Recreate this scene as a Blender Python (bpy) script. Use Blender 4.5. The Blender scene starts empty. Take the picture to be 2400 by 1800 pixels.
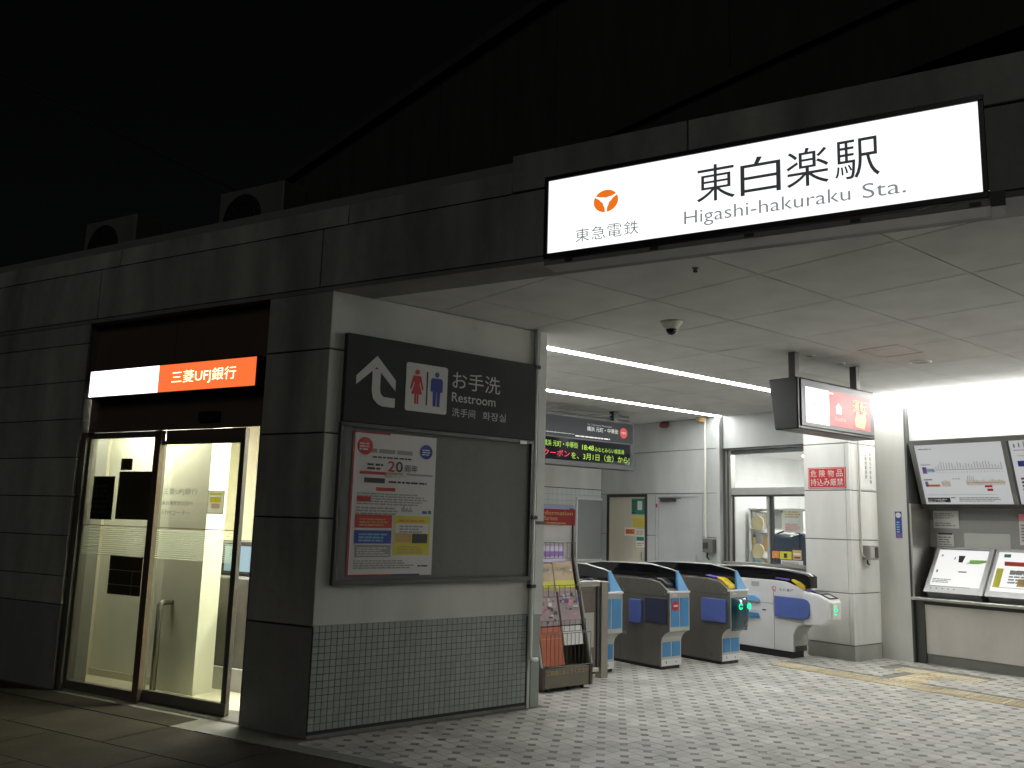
import bpy, math, random
from mathutils import Matrix, Vector
random.seed(7)
PI = math.pi
SC = bpy.context.scene
COL = SC.collection

# ---------------------------------------------------------------- camera
PITCH, ROLL, TH = 0.1581772, 0.02775319, 0.90199183
cam = bpy.data.cameras.new('camera'); co = bpy.data.objects.new('camera', cam); COL.objects.link(co)
F2 = Vector((math.cos(TH), math.sin(TH), 0)); R2 = Vector((math.sin(TH), -math.cos(TH), 0)); UZ = Vector((0, 0, 1))
fw = F2*math.cos(PITCH) + UZ*math.sin(PITCH); up0 = UZ*math.cos(PITCH) - F2*math.sin(PITCH)
rt = R2*math.cos(ROLL) + up0*math.sin(ROLL); up = up0*math.cos(ROLL) - R2*math.sin(ROLL)
m = Matrix((rt, up, -fw)).transposed().to_4x4(); m.translation = (0, 0, 1.46)
co.matrix_world = m
cam.sensor_width = 36; cam.lens = 36*2023.69/2400; cam.clip_start = 0.05; cam.clip_end = 600
SC.camera = co

# ---------------------------------------------------------------- night sky and the faint light of the street
w = bpy.data.worlds.new('World'); SC.world = w; w.use_nodes = True
nt = w.node_tree; bg = nt.nodes['Background']
sky = nt.nodes.new('ShaderNodeTexSky'); sky.sky_type = 'NISHITA'; sky.sun_disc = False
AZ, EL = math.radians(235), math.radians(32)
sky.sun_elevation = EL; sky.sun_rotation = AZ
hs = nt.nodes.new('ShaderNodeHueSaturation'); hs.inputs['Saturation'].default_value = 0.25
nt.links.new(sky.outputs[0], hs.inputs['Color']); nt.links.new(hs.outputs[0], bg.inputs[0])
bg.inputs[1].default_value = 0.0004
sun = bpy.data.lights.new('sun', 'SUN'); so = bpy.data.objects.new('sun', sun); COL.objects.link(so)
sun.energy = 0.145; sun.angle = math.radians(25); sun.color = (1.0, 1.0, 0.93)
sd = Vector((-math.cos(math.radians(38)), -math.sin(math.radians(38)), 0))*math.cos(EL) + UZ*math.sin(EL)
so.rotation_euler = sd.to_track_quat('Z', 'Y').to_euler()
sky.sun_rotation = math.atan2(sd.x, sd.y)
SC.view_settings.view_transform = 'Standard'; SC.view_settings.look = 'None'
SC.view_settings.exposure = 0.0; SC.view_settings.gamma = 1.0; SC.view_settings.use_curve_mapping = False
SC.cycles.max_bounces = 10; SC.cycles.diffuse_bounces = 6; SC.cycles.transparent_max_bounces = 12
SC.cycles.use_denoising = True; SC.cycles.caustics_reflective = False; SC.cycles.caustics_refractive = False
SC.cycles.sample_clamp_indirect = 6.0
STRIP, COVE, OFFICE, BANK, SIGN = 44.0, 66.0, 22.0, 135.0, 1.25

# ---------------------------------------------------------------- materials
MATS = {}
def srgb(c):
    return tuple((x/12.92 if x <= 0.04045 else ((x+0.055)/1.055)**2.4) for x in c)
def hexc(h):
    return srgb(tuple(int(h[i:i+2], 16)/255 for i in (0, 2, 4)))
def mat(name, col, rough=0.6, metal=0.0, var=0.08, scale=6.0, bump=0.0, bscale=60.0, spec=0.5, island=0.0, stain=0.0, coat=0.0, rvar=0.0, speck=0.0, sscale=14.0):
    if name in MATS: return MATS[name]
    if isinstance(col, str): col = hexc(col)
    ma = bpy.data.materials.new(name); ma.use_nodes = True; n = ma.node_tree; L = n.links.new
    b = n.nodes['Principled BSDF']
    b.inputs['Roughness'].default_value = rough; b.inputs['Metallic'].default_value = metal
    b.inputs['Specular IOR Level'].default_value = spec
    if coat: b.inputs['Coat Weight'].default_value = coat; b.inputs['Coat Roughness'].default_value = 0.08
    src = None
    tc = n.nodes.new('ShaderNodeTexCoord')
    geo = n.nodes.new('ShaderNodeNewGeometry')
    rgb = n.nodes.new('ShaderNodeRGB'); rgb.outputs[0].default_value = (*col, 1); src = rgb.outputs[0]
    def mult(src, facout, lo, hi, f0=0.0, f1=1.0):
        mr = n.nodes.new('ShaderNodeMapRange'); mr.inputs['To Min'].default_value = lo; mr.inputs['To Max'].default_value = hi; mr.inputs['From Min'].default_value = f0; mr.inputs['From Max'].default_value = f1
        L(facout, mr.inputs['Value'])
        mx = n.nodes.new('ShaderNodeMix'); mx.data_type = 'RGBA'; mx.blend_type = 'MULTIPLY'; mx.inputs['Factor'].default_value = 1
        L(src, mx.inputs['A']); L(mr.outputs[0], mx.inputs['B']); return mx.outputs['Result']
    if var:
        t = n.nodes.new('ShaderNodeTexNoise'); t.inputs['Scale'].default_value = scale; t.inputs['Detail'].default_value = 5
        t.inputs['Roughness'].default_value = 0.65
        L(geo.outputs['Position'], t.inputs['Vector'])
        src = mult(src, t.outputs[0], 1-2*var, 1+2*var)
    if stain:
        t = n.nodes.new('ShaderNodeTexNoise'); t.inputs['Scale'].default_value = 1.3; t.inputs['Detail'].default_value = 8
        mp = n.nodes.new('ShaderNodeMapping'); mp.inputs['Scale'].default_value = (2.2, 2.2, 0.5)
        L(geo.outputs['Position'], mp.inputs[0]); L(mp.outputs[0], t.inputs['Vector'])
        src = mult(src, t.outputs[0], 1-2*stain, 1+2*stain, .28, .72)
    if speck:      # small dirt spots of uneven size
        t = n.nodes.new('ShaderNodeTexVoronoi'); t.inputs['Scale'].default_value = sscale; t.inputs['Randomness'].default_value = 1.0
        nz = n.nodes.new('ShaderNodeTexNoise'); nz.inputs['Scale'].default_value = sscale*.35; L(geo.outputs['Position'], nz.inputs['Vector'])
        L(geo.outputs['Position'], t.inputs['Vector']); sb_ = n.nodes.new('ShaderNodeMath'); sb_.operation = 'ADD'; L(t.outputs['Distance'], sb_.inputs[0]); L(nz.outputs[0], sb_.inputs[1])
        src = mult(src, sb_.outputs[0], 1-speck, 1.0, .40, .58)
    if island:
        oi = n.nodes.new('ShaderNodeObjectInfo'); ad = n.nodes.new('ShaderNodeMath'); ad.operation = 'ADD'
        L(oi.outputs['Random'], ad.inputs[0]); L(geo.outputs['Random Per Island'], ad.inputs[1])
        fr = n.nodes.new('ShaderNodeMath'); fr.operation = 'FRACT'; L(ad.outputs[0], fr.inputs[0])
        src = mult(src, fr.outputs[0], 1-island, 1+island)
    L(src, b.inputs['Base Color'])
    if rvar:
        t = n.nodes.new('ShaderNodeTexNoise'); t.inputs['Scale'].default_value = 9; t.inputs['Detail'].default_value = 6
        L(geo.outputs['Position'], t.inputs['Vector'])
        mr = n.nodes.new('ShaderNodeMapRange'); mr.inputs['To Min'].default_value = max(0.03, rough-rvar); mr.inputs['To Max'].default_value = rough+rvar
        L(t.outputs[0], mr.inputs['Value']); L(mr.outputs[0], b.inputs['Roughness'])
    if bump:
        t = n.nodes.new('ShaderNodeTexNoise'); t.inputs['Scale'].default_value = bscale; t.inputs['Detail'].default_value = 4
        L(geo.outputs['Position'], t.inputs['Vector'])
        bp = n.nodes.new('ShaderNodeBump'); bp.inputs['Strength'].default_value = bump; bp.inputs['Distance'].default_value = 0.004
        L(t.outputs[0], bp.inputs['Height']); L(bp.outputs[0], b.inputs['Normal'])
    MATS[name] = ma
    return ma
def emit(name, col, s, base=(0.6, 0.6, 0.6)):
    if name in MATS: return MATS[name]
    if isinstance(col, str): col = hexc(col)
    ma = bpy.data.materials.new(name); ma.use_nodes = True; b = ma.node_tree.nodes['Principled BSDF']
    b.inputs['Base Color'].default_value = (*[c*0.12 for c in col], 1); b.inputs['Roughness'].default_value = 0.4
    b.inputs['Emission Color'].default_value = (*col, 1); b.inputs['Emission Strength'].default_value = s
    MATS[name] = ma
    return ma
def glass(name, tint=(0.95, 0.97, 0.95), refl=1.0, rough=0.02, haze=0.0):
    ma = bpy.data.materials.new(name); ma.use_nodes = True; n = ma.node_tree; n.nodes.clear(); L = n.links.new
    o = n.nodes.new('ShaderNodeOutputMaterial'); mx = n.nodes.new('ShaderNodeMixShader'); fr = n.nodes.new('ShaderNodeFresnel')
    ge = n.nodes.new('ShaderNodeNewGeometry'); mr = n.nodes.new('ShaderNodeMapRange'); mr.inputs['To Min'].default_value = 1.5; mr.inputs['To Max'].default_value = 1/1.5
    L(ge.outputs['Backfacing'], mr.inputs['Value']); L(mr.outputs[0], fr.inputs[0]); tr = n.nodes.new('ShaderNodeBsdfTransparent'); tr.inputs[0].default_value = (*tint, 1)
    gl = n.nodes.new('ShaderNodeBsdfGlossy'); gl.inputs['Roughness'].default_value = rough
    L(fr.outputs[0], mx.inputs[0]); L(mx.outputs[0], o.inputs[0]); L(gl.outputs[0], mx.inputs[2])
    if haze:
        m2 = n.nodes.new('ShaderNodeMixShader'); m2.inputs[0].default_value = haze
        df = n.nodes.new('ShaderNodeBsdfTranslucent'); df.inputs[0].default_value = (0.85, 0.88, 0.82, 1)
        L(tr.outputs[0], m2.inputs[1]); L(df.outputs[0], m2.inputs[2]); L(m2.outputs[0], mx.inputs[1])
    else: L(tr.outputs[0], mx.inputs[1])
    MATS[name] = ma
    return ma

def thinpaper(name, col):
    ma = bpy.data.materials.new(name); ma.use_nodes = True; n = ma.node_tree; L = n.links.new; b = n.nodes['Principled BSDF']; b.inputs['Base Color'].default_value = (*col, 1); b.inputs['Roughness'].default_value = .7
    t = n.nodes.new('ShaderNodeBsdfTranslucent'); t.inputs[0].default_value = (*col, 1); mx = n.nodes.new('ShaderNodeMixShader'); mx.inputs[0].default_value = .6
    L(b.outputs[0], mx.inputs[1]); L(t.outputs[0], mx.inputs[2]); L(mx.outputs[0], n.nodes['Material Output'].inputs[0]); MATS[name] = ma; return ma
THIN = thinpaper('thin paper', (.8, .8, .76)); THINY = thinpaper('thin yellow', (.8, .68, .08)); THINP = thinpaper('thin pink', (.7, .5, .48))
STONE = mat('facade stone', (0.29, 0.29, 0.27), 0.75, var=0.10, scale=14, bump=0.3, bscale=90, island=0.10, stain=0.2)
STONED = mat('base stone', (0.20, 0.20, 0.19), 0.7, var=0.10, scale=20, bump=0.25, bscale=90, island=0.08, stain=0.12)
GROUT = mat('joint', (0.2, 0.2, 0.185), 0.9)
PLASTER = mat('painted plaster', (0.63, 0.64, 0.60), 0.8, var=0.05, scale=3, bump=0.12, bscale=120, stain=0.06, speck=0.18, sscale=5.0)
WTILE = mat('wall mosaic', (0.34, 0.38, 0.35), 0.35, var=0.04, scale=20, island=0.05, stain=0.06)
WGROUT = mat('wall grout', (0.05, 0.055, 0.05), 0.9)
FTILE = mat('floor tile', (0.42, 0.408, 0.372), 0.5, var=0.13, scale=2.2, bump=0.2, bscale=150, island=0.13, stain=0.13, speck=0.35, sscale=7.0, rvar=0.12)
FDOT = mat('floor dot', (0.145, 0.143, 0.125), 0.5, var=0.2, scale=4, island=0.5)
FGROUT = mat('floor grout', (0.19, 0.185, 0.165), 0.9, var=0.15, scale=2)
TACT = mat('tactile paving', (0.51, 0.44, 0.295), 0.7, var=0.14, scale=5, island=0.10, stain=0.15)
CEIL = mat('ceiling board', (0.605, 0.61, 0.59), 0.85, var=0.02, scale=2, island=0.04, stain=0.045, bump=0.06, bscale=200)
CGAP = mat('ceiling joint', (0.08, 0.08, 0.07), 0.9)
PAVE = mat('street paving', (0.034, 0.029, 0.023), 0.95, spec=0.2, var=0.20, scale=40, bump=0.5, bscale=80, island=0.10, stain=0.16)
PAVEJ = mat('street joint', (0.026, 0.023, 0.019), 0.9, var=0.2)
WALLG = mat('grey wall panel', (0.44, 0.45, 0.44), 0.45, var=0.03, scale=2, stain=0.07, bump=0.05)
WALLW = mat('white wall panel', (0.66, 0.66, 0.63), 0.5, var=0.03, scale=2, stain=0.06, bump=0.05)
BTILE = mat('white tiled wall', (0.66, 0.67, 0.67), 0.3, var=0.02, stain=0.05)
DOORB = mat('beige door paint', (0.50, 0.47, 0.37), 0.45, var=0.03, stain=0.06)
DOORG = mat('grey door paint', (0.40, 0.41, 0.41), 0.45, var=0.03, stain=0.06)
DARKM = mat('dark metal', (0.045, 0.045, 0.045), 0.4, 0.3, var=0.1, rvar=0.1)
BLACK = mat('black plastic', (0.014, 0.014, 0.016), 0.35, var=0.1, rvar=0.1)
BLACKG = mat('black glass', (0.006, 0.006, 0.008), 0.08, var=0)
BRONZE = mat('dark bronze panel', (0.13, 0.095, 0.075), 0.2, 0.2, var=0.12, scale=3, rvar=0.08)  # brown lifted in the base colour to stand in for street reflections
BRONZEF = mat('bronze door frame', (0.115, 0.11, 0.098), 0.35, 0.3, var=0.05, scale=5, rvar=0.05)
STEEL = mat('stainless steel', (0.50, 0.49, 0.46), 0.32, 0.9, var=0.06, scale=8, rvar=0.1)
STEELD = mat('gate side steel', (0.20, 0.19, 0.168), 0.34, 0.5, var=0.10, scale=4, rvar=0.12, stain=0.07, speck=0.3, sscale=9.0)
SILVER = mat('silver paint', (0.50, 0.51, 0.48), 0.35, 0.4, var=0.05)
WHITEP = mat('white paint', (0.74, 0.74, 0.75), 0.4, var=0.03, stain=0.04)
OFFW = mat('off white plastic', (0.70, 0.69, 0.62), 0.5, var=0.04)
BLUE = mat('blue panel', (0.055, 0.24, 0.50), 0.4, var=0.08, scale=12)
BLUEL = mat('light blue plastic', (0.20, 0.45, 0.78), 0.25, var=0.05, coat=0.4)
BLUEF = mat('blue flap', (0.09, 0.14, 0.42), 0.45, var=0.08)
NAVYF = mat('dark flap', (0.035, 0.04, 0.075), 0.4, var=0.1)
YEL = mat('yellow reader', (0.62, 0.45, 0.02), 0.4, var=0.08)
VIOLET = mat('violet slot', (0.12, 0.07, 0.42), 0.4)
RED = mat('red sign', (0.50, 0.02, 0.02), 0.4, var=0.05)
SIGNBK = mat('restroom sign panel', (0.042, 0.048, 0.046), 0.65, var=0.08, spec=0.2)
SIGNWH = mat('sign white print', (0.62, 0.62, 0.60), 0.5, var=0.02)
FELT = mat('grey board felt', (0.185, 0.19, 0.183), 0.95, var=0.06, scale=30, bump=0.2, bscale=250, stain=0.05, speck=0.25, sscale=16.0)
FRAMEG = mat('grey board frame', (0.085, 0.09, 0.086), 0.4, 0.4, var=0.05)
PAPER = mat('paper', (0.70, 0.69, 0.67), 0.7, var=0.02)
INK = mat('ink', (0.03, 0.03, 0.03), 0.6, var=0)
INKG = mat('grey ink', (0.30, 0.30, 0.30), 0.6, var=0)
INKR = mat('red ink', (0.48, 0.035, 0.03), 0.6, var=0)
INKB = mat('blue ink', (0.03, 0.05, 0.30), 0.6, var=0)
INKY = mat('yellow ink', (0.62, 0.58, 0.05), 0.6, var=0)
INKO = mat('orange ink', (0.70, 0.24, 0.06), 0.6, var=0)
INKGN = mat('green ink', (0.02, 0.20, 0.14), 0.6, var=0)
INKLG = mat('light green ink', (0.35, 0.65, 0.18), 0.6, var=0)
INKLB = mat('light blue ink', (0.25, 0.50, 0.65), 0.6, var=0)
INKPK = mat('pink ink', (0.75, 0.25, 0.30), 0.6, var=0)
INKPU = mat('purple ink', (0.22, 0.10, 0.35), 0.6, var=0)
INKTN = mat('tan ink', (0.55, 0.36, 0.14), 0.6, var=0)
CREAM = mat('cream wall', (0.74, 0.74, 0.645), 0.6, var=0.03, stain=0.03)
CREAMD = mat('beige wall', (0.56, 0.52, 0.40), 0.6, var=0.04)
BFLOOR = mat('bank floor', (0.52, 0.49, 0.38), 0.35, var=0.06)
NAVY = mat('navy cloth', (0.03, 0.05, 0.10), 0.9, var=0.15)
CONC = mat('viaduct concrete', (0.036, 0.036, 0.036), 0.85, var=0.08, stain=0.15, bump=0.3)
ROOF = mat('roof felt', (0.06, 0.06, 0.06), 0.9, var=0.15)
ACW = mat('air conditioner shell', (0.13, 0.13, 0.115), 0.5, var=0.05, stain=0.1)
PVC = mat('painted pipe', (0.66, 0.68, 0.64), 0.5, var=0.04)
WOODD = mat('rack dark laminate', (0.055, 0.045, 0.035), 0.45, var=0.15)
RACKB = mat('rack base metal', (0.16, 0.145, 0.11), 0.5, 0.3, var=0.1)
ORANGE = mat('rack orange panel', (0.42, 0.09, 0.03), 0.5, var=0.08)
MAROON = mat('rack header red', (0.22, 0.02, 0.02), 0.7, var=0.05, spec=0.15)
WIRE = mat('rack wire', (0.10, 0.09, 0.08), 0.4, 0.6)
E_STRIP = emit('strip light diffuser', (0.985, 1.0, 0.985), STRIP)
E_COVE = emit('cove tube', (1.0, 1.0, 0.97), COVE)
E_OFF = emit('office ceiling light', (1.0, 0.99, 0.96), OFFICE)
E_BANK = emit('bank ceiling light', (1.0, 0.985, 0.88), BANK)
E_SIGN = emit('station sign face', (0.97, 1.0, 0.985), SIGN)
E_BW = emit('bank sign white', (1.0, 0.98, 1.0), 2.6)
E_BR = emit('bank sign red', (1.0, 0.16, 0.04), 1.15)
E_BT = emit('bank sign lettering', (1.0, 0.88, 0.50), 2.6)
E_GRN = emit('green lamp', (0.01, 1.0, 0.42), 1.4)
E_LEDG = emit('led lime', (0.42, 0.72, 0.06), 0.9)
E_LEDR = emit('led red', (1.0, 0.03, 0.10), 1.0)
E_LEDW = emit('led white', (0.95, 0.95, 1.0), 1.0)
E_LEDO = emit('led orange', (1.0, 0.42, 0.10), 0.9)
E_SCRW = emit('screen white', (0.98, 0.97, 1.0), 1.05)
E_SCRR = emit('screen red', (0.85, 0.05, 0.05), 0.75)
E_SCRP = emit('screen pink', (1.0, 0.62, 0.60), 1.0)
E_SCRO = emit('screen orange', (1.0, 0.62, 0.25), 1.0)
E_LBOX = emit('lit board paper', (0.97, 0.98, 1.0), 0.42)
E_SLOPE = emit('lit sloping screen', (1.0, 1.0, 0.98), 0.85)
GLASS = glass('clear glass'); GLASSB = glass('bank door glass', (0.90, 0.92, 0.84)); FROST = glass('frosted band', (0.85, 0.87, 0.78), haze=0.35, rough=0.25)

# ---------------------------------------------------------------- mesh helpers
class MB:
    def __init__(s): s.v = []; s.f = []; s.m = []
    def add(s, vs, fs, m=0):
        o = len(s.v); s.v += [tuple(p) for p in vs]
        for f in fs: s.f.append(tuple(o+i for i in f)); s.m.append(m)
        return s
    def box(s, x0, x1, y0, y1, z0, z1, m=0):
        if x0 > x1: x0, x1 = x1, x0
        if y0 > y1: y0, y1 = y1, y0
        if z0 > z1: z0, z1 = z1, z0
        return s.add([(x0,y0,z0),(x1,y0,z0),(x1,y1,z0),(x0,y1,z0),(x0,y0,z1),(x1,y0,z1),(x1,y1,z1),(x0,y1,z1)],
                     [(0,3,2,1),(4,5,6,7),(0,1,5,4),(1,2,6,5),(2,3,7,6),(3,0,4,7)], m)
    def prismx(s, poly, x0, x1, m=0):      # poly in (y,z)
        n = len(poly); a = sum(poly[i][0]*poly[(i+1) % n][1]-poly[(i+1) % n][0]*poly[i][1] for i in range(n))
        if a < 0: poly = poly[::-1]
        vs = [(x0, y, z) for y, z in poly] + [(x1, y, z) for y, z in poly]
        fs = [tuple(range(n))[::-1], tuple(range(n, 2*n))] + [(i, (i+1) % n, n+(i+1) % n, n+i) for i in range(n)]
        return s.add(vs, fs, m)
    def prismy(s, poly, y0, y1, m=0):      # poly in (x,z)
        n = len(poly); a = sum(poly[i][0]*poly[(i+1) % n][1]-poly[(i+1) % n][0]*poly[i][1] for i in range(n))
        if a < 0: poly = poly[::-1]
        vs = [(x, y0, z) for x, z in poly] + [(x, y1, z) for x, z in poly]
        fs = [tuple(range(n)), tuple(range(n, 2*n))[::-1]] + [((i+1) % n, i, n+i, n+(i+1) % n) for i in range(n)]
        return s.add(vs, fs, m)
    def prismz(s, poly, z0, z1, m=0):      # poly in (x,y)
        n = len(poly); a = sum(poly[i][0]*poly[(i+1) % n][1]-poly[(i+1) % n][0]*poly[i][1] for i in range(n))
        if a < 0: poly = poly[::-1]
        vs = [(x, y, z0) for x, y in poly] + [(x, y, z1) for x, y in poly]
        fs = [tuple(range(n))[::-1], tuple(range(n, 2*n))] + [(i, (i+1) % n, n+(i+1) % n, n+i) for i in range(n)]
        return s.add(vs, fs, m)
    def tube(s, pts, r, n=8, m=0):
        pts = [Vector(p) for p in pts]; rings = []
        for i, p in enumerate(pts):
            d = (pts[min(i+1, len(pts)-1)] - pts[max(i-1, 0)]).normalized()
            a = d.orthogonal().normalized() if i == 0 else (rings[-1][1] - d*rings[-1][1].dot(d)).normalized()
            b = d.cross(a); rings.append(([p + (a*math.cos(2*PI*k/n) + b*math.sin(2*PI*k/n))*r for k in range(n)], a))
        vs = [q for rg, _ in rings for q in rg]; fs = []
        for i in range(len(pts)-1):
            for k in range(n): fs.append((i*n+k, i*n+(k+1) % n, (i+1)*n+(k+1) % n, (i+1)*n+k))
        fs += [tuple(range(n))[::-1], tuple(range(len(vs)-n, len(vs)))]
        return s.add(vs, fs, m)
    def lathe(s, c, prof, n=24, m=0):      # prof (r,z) about the vertical through c
        vs = []; fs = []; k = len(prof)
        for r, z in prof:
            vs += [(c[0]+r*math.cos(2*PI*i/n), c[1]+r*math.sin(2*PI*i/n), c[2]+z) for i in range(n)]
        for j in range(k-1):
            for i in range(n): fs.append((j*n+i, j*n+(i+1) % n, (j+1)*n+(i+1) % n, (j+1)*n+i))
        fs += [tuple(range(n))[::-1], tuple(range((k-1)*n, k*n))]
        return s.add(vs, fs, m)
    def discy(s, cx, cz, r, y, n=24, m=0, th=0.002):
        return s.prismy([(cx+r*math.cos(2*PI*i/n), cz+r*math.sin(2*PI*i/n)) for i in range(n)], y-th, y, m)
    def mesh(s, name, mats):
        me = bpy.data.meshes.new(name); me.from_pydata(s.v, [], s.f)
        for q in (mats if isinstance(mats, (list, tuple)) else [mats]): me.materials.append(q)
        if any(s.m): me.polygons.foreach_set('material_index', s.m)
        me.update(); return me
    def build(s, name, mats, parent=None, bevel=0.0, seg=2, smooth=False, loc=None):
        o = bpy.data.objects.new(name, s.mesh(name, mats)); COL.objects.link(o)
        if parent is not None: o.parent = parent
        if loc: o.location = loc
        if smooth:
            for p in o.data.polygons: p.use_smooth = True
        if bevel:
            b = o.modifiers.new('bevel', 'BEVEL'); b.width = bevel; b.segments = seg; b.limit_method = 'ANGLE'; b.angle_limit = 0.6
            b.harden_normals = False
        return o
def B(*a): return MB().box(*a)
def tag(o, label=None, cat=None, group=None, kind=None):
    if label and not kind: kind = 'thing'
    if label: o['label'] = label
    if cat: o['category'] = cat
    if group: o['group'] = group
    if kind: o['kind'] = kind
    return o
def thing(name, label, cat, loc=(0, 0, 0), rot=0.0, group=None):
    o = bpy.data.objects.new(name, None); COL.objects.link(o); o.empty_display_size = 0.1
    o.location = loc; o.rotation_euler = (0, 0, rot); return tag(o, label, cat, group)
def link(name, me, parent, loc=(0, 0, 0), rot=None):
    o = bpy.data.objects.new(name, me); COL.objects.link(o); o.parent = parent; o.location = loc
    if rot: o.rotation_euler = rot
    return o
def copy_tree(o, parent=None):
    c = o.copy(); COL.objects.link(c); c.parent = parent
    for ch in list(o.children): copy_tree(ch, c)
    return c
def text(name, s, x0, x1, z0, z1, y, ma, parent, bold=0.0, keep=False, dx=None):
    cu = bpy.data.curves.new(name, 'FONT'); cu.body = s; cu.size = 1.0; cu.fill_mode = 'FRONT'; cu.resolution_u = 4; cu.offset = min(bold, 0.0) if any(ord(q) > 0x2e80 for q in s) else min(bold, 0.01)
    t = bpy.data.objects.new('tmp', cu); COL.objects.link(t)
    bpy.context.view_layer.update()
    me = bpy.data.meshes.new_from_object(t.evaluated_get(bpy.context.evaluated_depsgraph_get()))
    bpy.data.objects.remove(t); bpy.data.curves.remove(cu)
    xs = [v.co.x for v in me.vertices]; ys = [v.co.y for v in me.vertices]
    if not xs: return None
    ax, bx, ay, by = min(xs), max(xs), min(ys), max(ys)
    kx = (x1-x0)/(bx-ax); kz = (z1-z0)/(by-ay)
    if keep: kx = kz = min(kx, kz)
    for v in me.vertices:
        v.co = ((x0 + (v.co.x-ax)*kx), y, z0 + (v.co.y-ay)*kz)
    me.materials.clear(); me.materials.append(ma); me.name = name
    o = bpy.data.objects.new(name, me); COL.objects.link(o); o.parent = parent
    return o
def prints(parent, items, y, name='print'):       # flat print: (x0,x1,z0,z1,material,layer)
    by = {}
    for it in items:
        k = it[4]; lay = it[5] if len(it) > 5 else 0
        yy = y - 0.0012*lay
        by.setdefault(k.name, (k, MB()))[1].add([(it[0], yy, it[2]), (it[1], yy, it[2]), (it[1], yy, it[3]), (it[0], yy, it[3])], [(0, 1, 2, 3)])
    for k, (ma, mb) in by.items(): pieces(mb, ma, parent, name)
def pieces(mb, ma, parent, name='print'):
    if len(mb.f) > 12: tag(mb.build(name, ma, parent), kind='stuff'); return
    for f in mb.f: MB().add([mb.v[i] for i in f], [(0, 1, 2, 3)]).build(name, ma, parent)
def lines(x0, x1, z0, z1, n, ma, lay=1, rag=0.25, fill=0.55):   # rows of print that read as small type
    out = []; h = max(z1-z0, 0.004)/n
    for i in range(n):
        z = z1-(i+1)*h; xe = x1-(x1-x0)*rag*random.random(); x = x0
        while x < xe:
            wd = h*random.uniform(0.8, 3.0); out.append((x, min(x+wd, xe), z, z+h*fill, ma, lay)); x += wd+h*random.uniform(0.2, 0.5)
    return out

# facade frame: local x runs right along the facade, y into the building, z up
FD = Vector((math.cos(TH+1.05632475), math.sin(TH+1.05632475), 0)); CX, CY = 2.71, 5.527
RF = math.atan2(-FD.y, -FD.x); RX = -PI/2
FN = Vector((FD.y, -FD.x, 0))
def fw_pt(s, d): return Vector((CX, CY, 0)) + FD*s + FN*d
ZC = 3.072
def clip(poly, a, b, c):      # keep a*x+b*y>=c
    out = []
    for i in range(len(poly)):
        p, q = poly[i], poly[(i+1) % len(poly)]; dp = a*p[0]+b*p[1]-c; dq = a*q[0]+b*q[1]-c
        if dp >= 0: out.append(p)
        if dp*dq < 0: t = dp/(dp-dq); out.append((p[0]+(q[0]-p[0])*t, p[1]+(q[1]-p[1])*t))
    return out
def fclip(poly, d): return clip(poly, FN.x, FN.y, FN.x*CX+FN.y*CY+d)
def px(P):
    v = Vector(P)-Vector((0, 0, 1.46)); wz = v.dot(fw)
    return (1200+2023.69*v.dot(rt)/wz, 900-2023.69*v.dot(up)/wz) if wz > 0.1 else (-9e9, -9e9)
def inframe(P, mg=0):
    x, y = px(P); return -mg < x < 2400+mg and -mg < y < 1800+mg

# ================================================================ GROUND, FLOOR
g = B(-150, 150, -150, 150, -0.3, -0.012).build('ground', PAVEJ); tag(g, kind='structure')
fl = MB().prismz(fclip([(-2, -1), (13.2, -1), (13.2, 10.6), (-2, 10.6)], -0.25), -0.012, -0.004).build('floor', FGROUT); tag(fl, kind='structure')
P_ = 0.1075; c_ = 0.035; g_ = 0.0016; h_ = P_/2 - g_
def hexa(par):
    q = [(-h_, -h_), (h_, -h_), (h_, h_), (-h_, h_)]; out = []
    for i, p in enumerate(q):
        cut = (i % 2 == 0) == par
        if not cut: out.append(p); continue
        a, b = q[i-1], q[(i+1) % 4]; da = (Vector(a)-Vector(p)).normalized()*c_; db = (Vector(b)-Vector(p)).normalized()*c_
        out += [(p[0]+da.x, p[1]+da.y), (p[0]+db.x, p[1]+db.y)]
    return out
HX = {k: hexa(k) for k in (True, False)}
X0, Y0 = 4.549 % P_, 5.05 % P_
cells = []; dots = []
inn = lambda x, y, d: FN.x*(x-CX)+FN.y*(y-CY) > d
TAC = [(8.33, 8.65, 2.1, 5.9), (8.65, 9.62, 4.42, 4.74), (9.30, 9.62, 4.10, 5.06)]
def intac(x, y): return any(a-P_*.5 < x < b+P_*.5 and c-P_*.5 < y < d+P_*.5 for a, b, c, d in TAC)
for i in range(int(1/P_), int(10.05/P_)+1):
    for j in range(int(0.3/P_), int(10.4/P_)+1):
        x, y = X0+(i+.5)*P_, Y0+(j+.5)*P_
        if inn(x, y, -0.25+P_*.62) and not intac(x, y):
            if y > CY and x < 4.8: continue
            cells.append((x, y, (i+j) % 2 == 0))
        x, y = X0+i*P_, Y0+j*P_
        if (i+j) % 2 == 0 and inn(x, y, -0.25+P_*.3) and not intac(x, y) and not (y > CY-.02 and x < 4.8): dots.append((x, y))
vis = sorted([q for q in cells if inframe((q[0], q[1], 0), 10)], key=lambda q: q[0]**2+q[1]**2); near = set(vis[:300])
tm = {k: MB().prismz(HX[k], 0, 0.0035+0.001).mesh('tile', FTILE) for k in HX}
for q in vis[:300]: link('tile', tm[q[2]], fl, (q[0], q[1], -0.0045+random.uniform(-.0006, .0006)))
mb = MB()
for q in cells:
    if q not in near:
        dz = random.uniform(-.0006, .0006)
        mb.prismz([(a+q[0], b+q[1]) for a, b in HX[q[2]]], -0.0045+dz, dz)
tag(mb.build('tile_field', FTILE, fl), kind='stuff')
DI = lambda r: [(r, 0), (0, r), (-r, 0), (0, -r)]
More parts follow.
